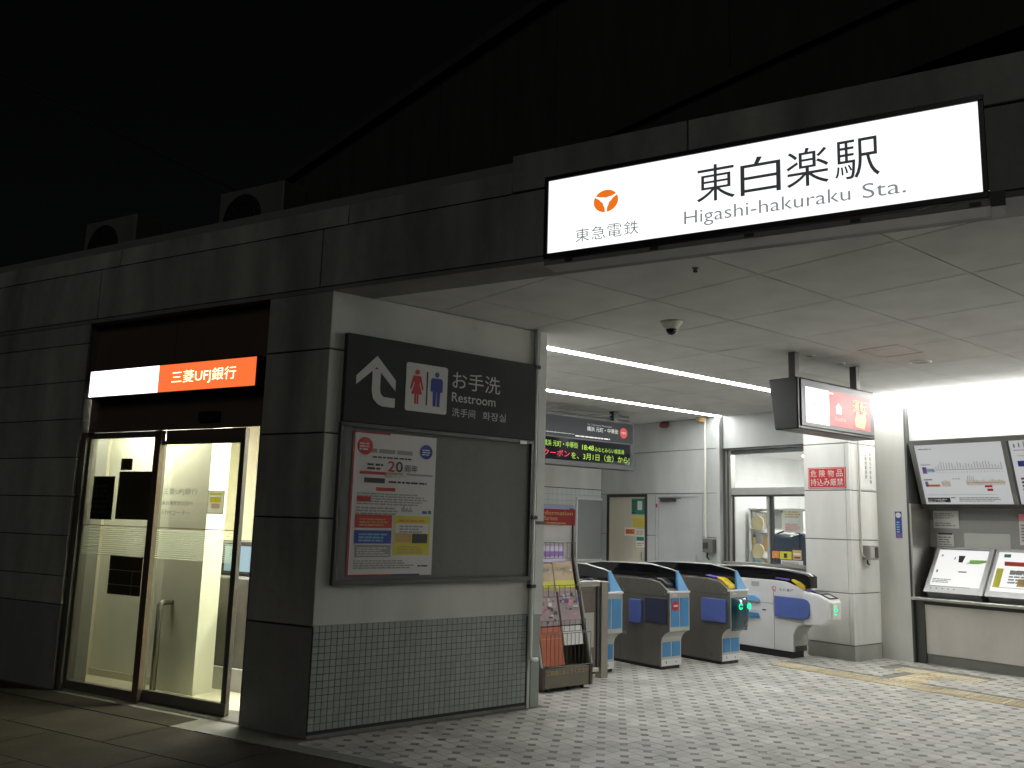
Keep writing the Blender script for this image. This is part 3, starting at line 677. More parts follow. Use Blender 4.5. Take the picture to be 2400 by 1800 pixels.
sheet('door_poster', 'orange and white notice low on the beige door', BWR, .54, .78, 1.29, 1.42, .003, PAPER, [(.56, .76, 1.32, 1.40, INKO)] + lines(.57, .75, 1.33, 1.39, 2, INKR, 2))
sheet('door_poster', 'white notice with teal and red print low on the beige door', BWR, .79, .975, 1.12, 1.40, .003, PAPER, lines(.80, .96, 1.31, 1.39, 3, INKTN) + [(.80, .96, 1.22, 1.28, INKGN)] + lines(.82, .96, 1.14, 1.20, 2, INKO))
sheet('door_poster', 'small round red sticker on the grey door frame', BWR, 1.215, 1.255, 1.74, 1.80, -.0125, INKR, [])
# conduit, switch box, alarms on the back wall
t = thing('conduit', 'thin cream conduit running down the rear wall to a grey box', 'pipe', BWR, RX)
MB().tube([(2.20, -.022, ZC), (2.20, -.022, 1.30)], .014, 8).build('pipe', OFFW, t)
B(2.195, 2.375, -.10, -.001, 1.10, 1.29).build('switch_box', mat('box grey', (.14, .14, .13), .5), t, bevel=.006); B(2.21, 2.30, -.108, -.101, 1.15, 1.24).build('cover', DARKM, t)
MB().tube([(2.26, -.06, 1.10), (2.25, -.06, 1.03), (2.28, -.05, 1.0)], .012, 6).build('cable', BLACK, t)
t = thing('alarm_lamp', 'small brownish red lamp high on the rear wall', 'lamp', BWR, RX)
MB().lathe((1.44, -.07, 2.97), [(.05, 0), (.075, .02), (.075, .06), (.04, .09)], 16).build('lens', mat('alarm red', (.13, .035, .03), .3), t, smooth=True); B(1.40, 1.48, -.07, -.001, 3.02, 3.06).build('base', DARKM, t)
t = thing('smoke_detector', 'small amber detector at the top of the cream conduit', 'detector', BWR, RX)
MB().lathe((2.18, -.09, 3.0), [(.03, 0), (.06, .02), (.07, .068)], 16).build('body', mat('detector amber', (.40, .26, .10), .4), t, smooth=True)
# white tiled wall at the far left
lw = thing('tiled_wall', 'white tiled far wall seen past the leaflet rack', 'wall', (4.74, 10.44, 0), 0)
B(0, 5.6, .006, .2, 0, ZC+.02).build('core', WGROUT, lw)
B(0, 5.478, 0, .008, 2.03, ZC).build('upper_panel', WALLW, lw)
bt = .098; mesh_bt = MB().box(0, bt-.003, -.003, .006, 0, bt-.003).mesh('wall_tile', BTILE); rest = MB()
for i in range(56):
    for j in range(20):
        x, z = 5.478-(i+1)*bt, 2.02-(j+1)*bt
        if x < 0: continue
        if x > 4.05 and j < 20 and inframe((4.74+x, 10.44, z), 0) and px((4.74+x, 10.44, z))[0] > 1262 and z > .85: link('wall_tile', mesh_bt, lw, (x, 0, z))
        else: rest.box(x, x+bt-.003, -.003, .006, z, z+bt-.003)
tag(rest.build('wall_tile_field', BTILE, lw), kind='stuff')
t = thing('framed_poster', 'blue and white framed poster on the tiled far wall', 'poster', (4.74, 10.44, 0), 0)
B(3.95, 4.855, -.03, -.004, .72, 1.755).build('frame', SILVER, t); B(3.98, 4.83, -.033, -.0305, .75, 1.735).build('sheet', mat('lilac print', (.36, .40, .66), .5, var=.1, scale=3), t)
MB().prismy(circ(4.64, 1.32, .09, 20), -.036, -.0335).build('print', PAPER, t); prints(t, [(4.56, 4.72, .80, 1.32, PAPER), (4.0, 4.5, 1.15, 1.4, INKPU)], -.0345)
t = thing('wall_panel_cover', 'blank grey panel on the tiled far wall', 'panel', (4.74, 10.44, 0), 0)
B(4.925, 5.455, -.035, -.004, .90, 1.85).build('panel', mat('cover grey', (.30, .31, .315), .5, var=.03), t, bevel=.004)
for a, b, c, d in ((4.895, 5.475, .87, .90), (4.895, 5.475, 1.85, 1.88), (4.895, 4.925, .90, 1.85)): B(a, b, -.03, -.004, c, d).build('rim', WHITEP, t)

# ================================================================ OFFICE with windows
OR = (10.30, 7.95, 0)     # local x = 7.95 - y
ow = thing('office_window', 'station office front with transom and sliding windows', 'window', OR, RX)
B(0, 2.4, -.05, .25, 2.60, ZC+.02).build('header_wall', WALLG, ow); B(0, 2.4, -.07, -.052, 2.575, 2.60).build('header_trim', DARKM, ow)
B(0, 2.4, 0, .2, 0, .96).build('dado', WALLG, ow); B(0, 2.4, -.10, .12, .96, .99).build('sill', STEEL, ow)
for a, b, ma in ((0, .035, STEEL), (.035, .07, FRAMEG), (.07, .105, STEEL)): B(a, b, -.02, .08, .99, 2.575).build('jamb', ma, ow, bevel=.003)
B(.105, 2.4, -.015, .08, 1.93, 2.03).build('transom_bar', mat('alu', (.46, .46, .44), .4, .5), ow, bevel=.003); B(.105, 2.4, -.012, .08, 1.905, 1.93).build('track', DARKM, ow)
B(.105, 2.4, -.012, .08, 2.51, 2.575).build('head_bar', FRAMEG, ow)
B(.105, .125, .02, .03, .99, 1.905).build('sash', FRAMEG, ow)
B(.12, 2.4, .03, .036, 2.03, 2.51).build('pane', GLASS, ow)
for k, (a, b, yy) in enumerate(((.125, .675, .03), (.765, 1.30, .055))):
    B(a, b, yy, yy+.005, 1.0, 1.905).build('pane', GLASS, ow)
    B(b, b+.045, yy-.014, yy+.018, .99, 1.905).build('sash', MATS['alu'], ow, bevel=.003)
B(.715, .765, .04, .072, .99, 1.905).build('sash', FRAMEG, ow, bevel=.003)
orr = thing('office_room', 'bright white station office interior behind the windows', 'room', OR, RX)
B(-.6, 2.5, .26, 3.2, -.004, .0).build('floor', BFLOOR, orr); B(-.6, 2.5, .26, 3.2, 2.62, 2.65).build('ceiling', WHITEP, orr)
B(-.6, 2.5, 3.1, 3.2, 0, 2.62).build('back_wall', WHITEP, orr); B(-.6, -.5, .26, 3.1, 0, 2.62).build('side_wall', WHITEP, orr); B(2.4, 2.5, .26, 3.1, 0, 2.62).build('side_wall', WHITEP, orr)
for k in range(2): B(.1, 2.2, .7+1.1*k, .95+1.1*k, 2.60, 2.619).build('ceiling_light', E_OFF, orr)
OI = OR
sheet('window_notice', 'white printed notice hung inside the office window', OI, .90, 1.20, 1.42, 1.74, .085, PAPER, lines(.92, 1.18, 1.62, 1.72, 3, INKTN) + lines(.92, 1.18, 1.45, 1.55, 4, INKPK))
sheet('window_notice', 'small orange card at the foot of the office window', OI, .745, .855, 1.07, 1.165, .03, INKO, [(.78, .82, 1.09, 1.14, INKTN)])
sheet('window_notice', 'small yellow card with dark emblem at the foot of the office window', OI, .865, 1.05, 1.06, 1.165, .03, INKY, [(.93, .98, 1.08, 1.14, INK)])
sheet('window_notice', 'small brown and white card nearest the concourse pillar', OI, 1.065, 1.20, 1.06, 1.19, .03, INKTN, [(1.08, 1.19, 1.12, 1.15, PAPER), (1.09, 1.18, 1.08, 1.10, INK)])
sheet('window_notice', 'white paper below the yellow card at the office window', OI, .88, 1.22, .995, 1.05, .03, PAPER, lines(.90, 1.20, 1.0, 1.04, 2, INKG))
t = thing('uniform_jacket', 'navy uniform jacket hanging inside the office', 'jacket', (10.30+.40, 7.95-.76, 0), RX)
MB().prismy([(-.30, .95), (-.33, 1.25), (-.22, 1.40), (-.06, 1.36), (.06, 1.36), (.24, 1.42), (.36, 1.26), (.33, .95), (.1, .98), (-.1, .94)], -.05, .05).build('cloth', NAVY, t, bevel=.03, seg=3)
MB().tube([(-.2, 0, 1.39), (0, 0, 1.46), (.2, 0, 1.40)], .012, 6).build('hanger', DARKM, t); MB().tube([(0, 0, 1.46), (0, 0, 1.70), (.0, 0, 1.72)], .006, 6).build('hook', DARKM, t); B(-.6, .7, -.012, .012, 1.715, 1.735).build('rail', STEEL, t)
for k, z in enumerate((1.42, 1.02)):
    t = thing('round_sign', ['pale yellow round sign higher in the office', 'pale yellow round sign lower in the office'][k], 'sign', (10.30+.42, 7.95-.24, 0), RX)
    MB().discy(0, z+.12, .105, 0, m=0, th=.02).build('disc', mat('pale yellow', (.80, .66, .40), .6), t)
t = thing('office_shelf', 'pale shelf with files along the office wall', 'shelf', (10.30+1.1, 7.95+.32, 0), RX)
for z in (.75, 1.1, 1.45, 1.75): B(-.1, .75, 0, .35, z, z+.02).build('board', WHITEP, t)
for x in (-.1, .73): B(x, x+.02, 0, .35, 0, 1.77).build('upright', WHITEP, t)
for q, z in enumerate((.77, 1.12, 1.47)):
    x = -.06
    while x < .66:
        wd = random.uniform(.04, .09); B(x, x+wd-.006, .04, .30, z, z+random.uniform(.2, .29)).build('file', random.choice([PAPER, INKTN, DOORG, INKLB, OFFW, SILVER]), t); x += wd
t = thing('office_desk', 'grey desk with white monitor inside the office', 'desk', (10.30+.9, 7.95-.7, 0), RX)
B(-.3, .9, 0, .6, .70, .74).build('top', WHITEP, t); B(-.28, .88, .05, .55, 0, .70).build('body', DOORG, t); B(.1, .5, .15, .2, .80, 1.10).build('monitor', DARKM, t, bevel=.01); B(.12, .48, .143, .149, .83, 1.07).build('screen', emit('desk screen', (.8, .9, 1), .9), t); B(.27, .33, .15, .3, .74, .82).build('stand', DARKM, t)

# ================================================================ CONCOURSE PILLAR
cp = thing('concourse_pillar', 'broad white panelled pillar beside the widest gate', 'pillar', (9.42, 6.095, 0), RX)   # local x = 6.25 - y, y into +X
B(.01, .587, .014, .60, 0, ZC).build('core', GROUT, cp)
zz = [.168, .749, 1.36, 1.935, 2.49, ZC]
for a, b in zip(zz[:-1], zz[1:]):
    B(0, .545, 0, .012, a+.006, b-.006).build('wall_panel', WALLW, cp, bevel=.003)
    MB().box(.549, .601, 0, .05, a+.006, b-.006).build('corner_piece', WALLW, cp, bevel=.003)
    B(.590, .601, .054, .60, a+.006, b-.006).build('wall_panel', WALLW, cp, bevel=.002)
B(-.0, .6025, -.002, .60, 0, .158).build('plinth', mat('plinth grey', (.34, .34, .31), .6, var=.06, stain=.1), cp)
sgn = thing('warning_sign', 'red warning sign with white Japanese characters on the pillar', 'sign', (9.42, 6.095, 0), RX)
B(.06, .56, -.006, -.001, 1.957, 2.208).build('plate', RED, sgn, bevel=.002, seg=1)
mb = MB()
for a, b, c, d in ((.07, .55, 2.194, 2.199), (.07, .55, 1.966, 1.971), (.07, .075, 1.971, 2.194), (.545, .55, 1.971, 2.194)): mb.box(a, b, -.0075, -.006, c, d)
mb.build('border', SIGNWH, sgn)
for k, ch in enumerate('危険物品'): text('lettering', ch, .097+.115*k, .177+.115*k, 2.095, 2.178, -.0085, SIGNWH, sgn, .02)
for k, ch in enumerate('持込み厳禁'): text('lettering', ch, .095+.0875*k, .175+.0875*k, 1.990, 2.075, -.0085, SIGNWH, sgn, .02)
def sheetY(name, label, x0, x1, z0, z1, y, ma, pr, cat='notice', org=(0, 5.494, 0)):
    t = thing(name, label, cat, org, 0); B(x0, x1, y-.002, y, z0, z1).build('sheet', ma, t); prints(t, pr, y-.0032); return t
vn = sheetY('pillar_notice', 'white vertical notice on the narrow side of the pillar', 9.66, 9.965, 1.955, 2.485, -.003, PAPER, [])
for k, s_ in enumerate(('お知らせ東急線', 'ご案内駅係員')):
    for q, ch in enumerate(s_): text('lettering', ch, 9.86-.10*k, 9.905-.10*k, 2.36-.055*q, 2.405-.055*q, -.0065, INK, vn)
t = thing('pillar_switch_box', 'grey outlet box with conduit on the pillar side', 'box', (0, 5.492, 0), 0)
B(9.64, 9.845, -.09, -.001, 1.135, 1.30).build('box', mat('outlet grey', (.30, .29, .27), .5), t, bevel=.006); B(9.66, 9.745, -.098, -.091, 1.16, 1.28).build('cover', DOORG, t); B(9.755, 9.83, -.098, -.091, 1.16, 1.28).build('cover', DARKM, t)
MB().tube([(9.60, -.02, ZC), (9.60, -.02, 1.20), (9.62, -.03, 1.17), (9.64, -.03, 1.17)], .011, 8).build('conduit', OFFW, t); MB().tube([(9.66, -.05, 1.135), (9.665, -.05, 1.09), (9.70, -.05, 1.08)], .01, 6).build('cable', DARKM, t)

# ================================================================ TICKET COUNTER AREA
wc = thing('white_column', 'smooth white column between pillar and ticket counter', 'pillar', (10.02, 5.60, 0), RX)
B(0, .475, 0, .50, 0, ZC).build('column', WALLW, wc, bevel=.004)
B(.475, .50, -.004, .50, 0, 2.93).build('edge_trim', FRAMEG, wc); B(.475, .50, -.004, .5, 2.935, ZC).build('trim_top', SILVER, wc)
stt = thing('sticker', 'narrow blue sticker with white circle on the white column', 'sticker', (10.02, 5.60, 0), RX)
B(.325, .405, -.003, -.001, 1.395, 1.705).build('sheet', INKB, stt); MB().discy(.365, 1.662, .032, -.0035).build('circle', PAPER, stt); prints(stt, lines(.34, .39, 1.46, 1.60, 5, INKLB) + [(.33, .40, 1.40, 1.45, INKPU)], -.0042)
TR = (10.02, 5.10, 0)     # local x = 5.10 - y, local y = x - 10.02
tw_ = thing('ticket_wall', 'recessed wall behind the ticket machines lit from above', 'wall', TR, RX)
B(0, 4.9, .50, .70, 0, ZC+.02).build('rear_wall', WALLW, tw_); B(.005, 4.9, .06, .498, 2.535, ZC-.001).build('upper_wall', WALLW, tw_); B(-.0, .02, .0, .50, .70, 1.8).build('side_panel', STEEL, tw_)
B(.022, 4.9, .44, .498, 1.30, 1.80).build('grey_panel', mat('machine wall grey', (.20, .20, .195), .5, .2, var=.05), tw_)
B(.022, 4.9, .425, .438, 1.30, 1.62).build('grey_band', mat('machine band grey', (.30, .30, .29), .5, .2, var=.05), tw_)
B(.022, 4.9, .30, .43, .74, .80).build('ledge_back', DOORG, tw_)
cl = thing('cove_light', 'bright linear light along the ceiling above the fare maps', 'light', TR, RX)
B(-.36, 4.8, -.095, -.035, 3.062, ZC-.001).build('batten', WHITEP, cl); B(-.35, 4.79, -.10, -.03, 3.004, 3.061).build('tube', E_COVE, cl)
tc_ = thing('ticket_counter', 'ticket counter with steel ledge and beige front', 'counter', TR, RX)
B(-.01, 4.9, -.035, .30, .70, .735).build('ledge', STEEL, tc_, bevel=.008, seg=3)
B(-.02, .10, .04, .44, 0, .70).build('end_post', FRAMEG, tc_); B(.10, 4.9, .06, .44, .11, .655).build('front_panel', mat('beige front', (.60, .575, .54), .5, var=.03, stain=.05), tc_, bevel=.003)
B(.10, 4.9, .05, .44, .656, .70).build('reveal', DARKM, tc_); B(.02, 4.9, .075, .44, 0, .108).build('skirting', mat('skirting grey', (.20, .20, .185), .5, var=.06), tc_)
# fare map boards, leaning out at the top
fm = thing('fare_map', 'pair of tilted fare map boards in a grey frame', 'board', TR, RX)
def tilt(z): return -.02 + (2.53-z)/(2.53-1.785)*.27
def tbar(x0, x1, z0, z1, d0, d1, ma, nm, par):
    return MB().prismx([(tilt(z0)+d0, z0), (tilt(z1)+d0, z1), (tilt(z1)+d1, z1), (tilt(z0)+d1, z0)], x0, x1).build(nm, ma, par)
FR = mat('map frame grey', (.22, .22, .215), .45, .3, var=.05)
tbar(.04, 4.8, 2.475, 2.53, -.02, .06, FR, 'frame_bar', fm); tbar(.04, 4.8, 1.75, 1.80, -.02, .06, DARKM, 'frame_bar', fm)
for x in (.04, 1.06, 2.10, 3.14, 4.16): tbar(x, x+.05, 1.80, 2.475, -.02, .06, FR, 'frame_bar', fm)
MB().prismx([(.04, 2.53), (.498, 2.53), (.498, 1.75), (.31, 1.75)], .045, 4.79).build('back_box', FR, fm)
def tquads(par, items, base):
    by = {}
    for it in items:
        x0, x1, z0, z1, ma = it[:5]; lay = it[5] if len(it) > 5 else 1; k = base-.0015*lay
        by.setdefault(ma.name, (ma, MB()))[1].add([(x0, tilt(z0)+k, z0), (x1, tilt(z0)+k, z0), (x1, tilt(z1)+k, z1), (x0, tilt(z1)+k, z1)], [(0, 1, 2, 3)])
    for _, (ma, mb) in by.items(): pieces(mb, ma, par)
for q in range(4):
    a = .09+1.04*q if q else .09; b = a+.97
    s_ = tbar(a, b, 1.80, 2.475, 0, .012, E_LBOX, 'map_sheet', fm)
    it = []
    if q == 0:
        it += lines(.13, .30, 2.42, 2.445, 1, INKG) + lines(.12, .26, 2.245, 2.265, 1, INKG) + [(.13, .18, 2.15, 2.225, INKPU, 2), (.18, .27, 2.165, 2.205, INKLB, 2), (.28, 1.02, 2.185, 2.192, INKG, 1)]
        for k in range(24): x = .29+.031*k; hh = random.uniform(.02, .085); it += [(x, x+.007, 2.20, 2.20+hh, INKG, 1), (x, x+.005, 2.15, 2.15+random.uniform(.01, .02), INKG, 1)]
        it += [(.12, .22, 2.075, 2.085, INK, 1), (.13, .165, 2.0, 2.06, INKPU, 2), (.165, .30, 2.0, 2.025, INKO, 2), (.32, .42, 2.035, 2.041, INKTN, 1), (.60, 1.02, 2.035, 2.041, INKTN, 1)]
        for k in range(8): x = .32+.013*k; it.append((x, x+.006, 2.0, 2.04+random.uniform(.01, .035), INKTN, 1))
        for k in range(28): x = .60+.0148*k; it.append((x, x+.006, 2.01, 2.045+random.uniform(.01, .03), INKTN, 1))
        for k in range(4): x = .62+.02*k; it.append((x, x+.006, 2.06, 2.09+random.uniform(.01, .05), INKG, 1))
        it += lines(.45, .54, 2.08, 2.095, 1, INKG) + [(.79, .87, 1.985, 2.008, INKR, 2), (.81, .87, 1.945, 1.972, INKR, 2), (.12, .38, 1.822, 1.875, INK, 2), (.12, .90, 1.905, 1.909, INKG, 1)]
        it += lines(.13, .37, 1.83, 1.868, 2, PAPER, 3) + lines(.39, .46, 1.868, 1.885, 1, INK) + lines(.48, .95, 1.83, 1.885, 3, INKG)
    else:
        a_ = a
        for k in range(7): it.append((a_+.04+.05*k, a_+.055+.05*k, 2.40, 2.44+.01*(k % 3), INKG, 1))
        it += [(a_+.03, a_+.5, 2.37, 2.376, INKPU, 1), (a_+.05, a_+.35, 2.20, 2.26, INKB, 2), (a_+.06, a_+.5, 2.31, 2.316, INKTN, 1)] + lines(a_+.05, a_+.5, 1.87, 2.10, 6, INK) + lines(a_+.5, a_+.95, 1.83, 2.3, 10, INKG)
    tquads(fm, it, -.002)
# sloping white instruction boards on the ledge
def sboard(x0, x1, label, pr):
    t = thing('sloping_board', label, 'board', TR, RX, 'sloping boards on the ticket counter')
    sl_ = lambda z: .045 + (z-.815)/(1.315-.815)*.385
    MB().prismx([(sl_(.80), .80), (sl_(1.315), 1.315), (sl_(1.315)+.04, 1.315), (sl_(.80)+.08, .80)], x0, x1).build('case', WHITEP, t, bevel=.008, seg=3)
    MB().prismx([(sl_(.80)+.08, .735), (sl_(.80)+.02, .80), (.43, 1.30), (.43, .735)], x0+.03, x1-.03).build('support', DOORG, t)
    mbs = {}
    for it in pr:
        a, b, z0, z1, ma = it[:5]; lay = it[5] if len(it) > 5 else 1; k = -.001-.0015*lay
        if len(it) > 6:
            a2, b2_ = it[6], it[7]; vs = [(a, sl_(z0)+k, z0), (b, sl_(z0)+k, z0), (b2_, sl_(z1)+k, z1), (a2, sl_(z1)+k, z1)]
        else: vs = [(a, sl_(z0)+k, z0), (b, sl_(z0)+k, z0), (b, sl_(z1)+k, z1), (a, sl_(z1)+k, z1)]
        mbs.setdefault(ma.name, (ma, MB()))[1].add(vs, [(0, 1, 2, 3)])
    for _, (ma, mb) in mbs.items(): pieces(mb, ma, t)
    return t
b0 = .10
pr = [(b0+.05, b0+.60, .875, 1.275, E_SLOPE, 1), (b0+.05, b0+.50, .868, .874, INKG, 1), (b0+.06, b0+.6, 1.283, 1.289, INKG, 1)]
pr += [(b0+.245, b0+.255, 1.17, 1.20, INK, 2), (b0+.30, b0+.345, 1.14, 1.215, INK, 2, b0+.285, b0+.36), (b0+.38, b0+.52, 1.13, 1.15, INKLG, 2, b0+.42, b0+.60), (b0+.42, b0+.60, 1.15, 1.175, INKLG, 2)]
for k in range(5): pr.append((b0+.07+.065*k, b0+.085+.065*k, .838, .852, INKG, 1))
pr += lines(b0+.07, b0+.30, .91, .96, 3, INKG, 2) + [(b0+.08, b0+.10, 1.02, 1.05, INKG, 2), (b0+.09, b0+.11, 1.20, 1.22, INKG, 2), (b0+.33, b0+.42, 1.03, 1.045, INKG, 2)]
sboard(b0, b0+.65, 'white sloping board with dark cup and green print on the counter', pr)
b0 = .77
pr = [(b0+.04, b0+.62, .86, 1.275, E_SLOPE, 1), (b0+.06, b0+.13, .90, 1.10, INKY, 2), (b0+.10, b0+.17, 1.22, 1.255, INKGN, 2), (b0+.13, b0+.40, 1.13, 1.175, INKR, 2, b0+.12, b0+.50), (b0+.08, b0+.5, .90, .905, INKG, 2), (b0+.2, b0+.5, 1.05, 1.08, INKG, 2), (b0+.3, b0+.5, .92, 1.0, INKTN, 2)] + lines(b0+.20, b0+.55, .95, 1.10, 5, INKG, 2)
sboard(b0, b0+.66, 'white sloping board with red and yellow print on the counter', pr)
for k in range(2): sboard(1.45+.68*k, 2.10+.68*k, ['plain white sloping board third along the counter', 'plain white sloping board fourth along the counter'][k], lines(1.5+.68*k, 2.05+.68*k, .88, 1.26, 9, INKG))
sheet('counter_notice', 'upper white notice under the first fare map', TR, .075, .37, 1.525, 1.73, .424, PAPER, lines(.09, .33, 1.64, 1.71, 3, INKG) + lines(.09, .34, 1.55, 1.60, 2, INKG))
sheet('counter_notice', 'lower white notice behind the first sloping board', TR, .11, .30, 1.32, 1.462, .424, PAPER, lines(.12, .29, 1.33, 1.44, 4, INKG) + [(.12, .29, 1.45, 1.47, INK)])
sheet('counter_notice', 'wide pale panel behind the first sloping board', TR, .42, .92, 1.305, 1.475, .424, SILVER, [])
sheet('counter_notice', 'white and red notice right of the pale panel', TR, 1.02, 1.30, 1.36, 1.70, .424, PAPER, [(1.02, 1.30, 1.62, 1.70, INKPK)] + lines(1.04, 1.28, 1.40, 1.60, 6, INKG))
rw = thing('right_side_wall', 'white end wall of the station past the ticket counter', 'wall', (4.9, .25, 0), 0)
B(0, 6.0, -.15, 0, 0, ZC+.02).build('panel', WALLW, rw)

# ================================================================ HANGING SCREEN, DEPARTURE BOARD, CEILING FITTINGS
hm = thing('hanging_screen', 'black hanging screen with white and red picture', 'screen', (6.70, 4.38, 0), 0)
MB().prismx([(0, 2.345), (0, 2.815), (.30, 2.815), (.24, 2.345)], .0, 1.30).build('case', BLACK, hm, bevel=.012, seg=3)
B(.04, 1.26, -.012, .001, 2.375, 2.80).build('bezel', mat('screen bezel', (.02, .02, .02), .35, var=.05), hm, bevel=.004)
B(.105, .485, -.0145, -.0125, 2.41, 2.735).build('picture_white', E_SCRW, hm); B(.485, 1.195, -.0145, -.0125, 2.415, 2.735).build('picture_red', E_SCRR, hm)
MB().prismy([(.93, 2.44), (1.08, 2.43), (1.12, 2.52), (1.10, 2.60), (1.03, 2.56), (.95, 2.58), (.91, 2.50)], -.0165, -.0148).build('picture_glow', E_SCRO, hm); MB().prismy([(.59, 2.53), (.69, 2.53), (.69, 2.60), (.64, 2.64), (.59, 2.60)], -.0165, -.0148).build('picture_shape', E_SCRP, hm)
text('lettering', '祝20周年', .57, .76, 2.465, 2.50, -.0167, E_SCRP, hm); text('lettering', '運転', .88, 1.13, 2.575, 2.70, -.0185, E_SCRO, hm)
prints(hm, [(.49, .56, 2.705, 2.725, E_SCRP), (.23, .25, 2.58, 2.60, INKLB), (.20, .21, 2.54, 2.56, INKLB), (.16, .3, 2.46, 2.463, INKLB)], -.0152)
for x in (.16, 1.20): B(x-.035, x+.035, .10, .17, 2.81, ZC).build('drop_post', BLACK, hm, bevel=.004)
lb = thing('departure_board', 'dark departure board with green and red lit text', 'board', (6.80, 8.70, 0), 0)
B(0, 2.36, 0, .20, 2.235, 2.925).build('case', mat('board case', (.05, .05, .05), .5, var=.05), lb, bevel=.006)
B(.03, 2.27, -.006, 0, 2.305, 2.60).build('display', BLACKG, lb); B(.03, 2.33, -.005, 0, 2.62, 2.90).build('header_plate', mat('board header', (.03, .031, .034), .8, var=.03, spec=.2), lb); B(2.275, 2.30, -.004, 0, 2.30, 2.90).build('edge', BLACK, lb)
for z in (2.965, 3.02): MB().tube([(-.3, .1, z), (2.36, .1, z)], .014, 8).build('rail', STEELD, lb)
for x in (.3, 2.05): B(x-.05, x+.05, .06, .14, 2.92, ZC).build('hanger', DARKM, lb)
text('lettering', '横浜 元町・中華街', 1.42, 2.03, 2.735, 2.80, -.0065, SIGNWH, lb, .01); text('lettering', 'for Yokohama Motomachi', 1.43, 1.90, 2.815, 2.84, -.0065, INKG, lb)
MB().discy(2.14, 2.76, .075, -.0062).build('line_mark', INKR, lb); text('lettering', 'MM', 2.10, 2.18, 2.745, 2.775, -.0095, SIGNWH, lb)
prints(lb, lines(.6, 1.2, 2.66, 2.68, 1, INKG) + lines(1.2, 1.9, 2.64, 2.67, 1, SIGNWH), -.0065)
text('lettering', '横浜 元町・中華街', .62, 1.25, 2.475, 2.555, -.0085, E_LEDG, lb, .02); text('lettering', '18:48', 1.33, 1.55, 2.465, 2.535, -.0085, E_LEDG, lb, .01); text('lettering', 'みなとみらい線直通', 1.57, 2.15, 2.455, 2.52, -.0085, E_LEDG, lb, .005)
text('lettering', '料クーポン', .50, 1.10, 2.345, 2.435, -.0085, E_LEDR, lb, .04); text('lettering', 'を、3月1日（金）から!', 1.13, 2.26, 2.330, 2.425, -.0085, E_LEDG, lb, .015)
prints(lb, [(.44, .60, 2.59, 2.70, E_LEDO), (.52, .575, 2.46, 2.58, E_LEDW)], -.0090)
dc = thing('dome_camera', 'white dome security camera on the dim front ceiling', 'camera', (5.16, 4.50, ZC), 0)
MB().lathe((0, 0, 0), [(.045, -.062), (.055, -.055), (.088, -.012), (.092, 0)], 24).build('base', OFFW, dc, smooth=True); MB().lathe((0, 0, 0), [(.004, -.108), (.026, -.100), (.040, -.080), (.045, -.058)], 20).build('dome', BLACKG, dc, smooth=True)
def ring(name, label, x, y, r, lens):
    t = thing(name, label, 'downlight', (x, y, ZC), 0, 'ceiling downlights')
    n = 24; mb = MB()
    vs = []; prof = [(r, 0), (r, -.006), (r*.86, -.010), (r*.80, -.002)]
    for rr, z in prof: vs += [(rr*math.cos(2*PI*i/n), rr*math.sin(2*PI*i/n), z) for i in range(n)]
    mb.add(vs, [(j*n+i, j*n+(i+1) % n, (j+1)*n+(i+1) % n, (j+1)*n+i) for j in range(3) for i in range(n)])
    mb.build('rim', WHITEP, t, smooth=True)
    MB().lathe((0, 0, 0), [(r*.80, -.0035), (r*.80, -.001)], n).build('lens', lens, t)
    return t
DL = mat('unlit downlight', (.22, .21, .18), .4, var=.1)
ring('downlight', 'largest unlit round downlight on the ceiling', 8.06, 3.93, .10, DL); ring('downlight', 'small unlit downlight left above the hanging screen', 7.10, 4.50, .05, DL); ring('downlight', 'small unlit downlight right above the hanging screen', 7.63, 4.51, .05, DL)
t = thing('sprinkler_head', 'tiny dark sprinkler head on the front ceiling', 'sprinkler', (4.15, 3.42, ZC), 0)
MB().lathe((0, 0, 0), [(.008, -.03), (.016, -.026), (.01, -.01), (.022, -.004), (.022, 0)], 12).build('head', DARKM, t)

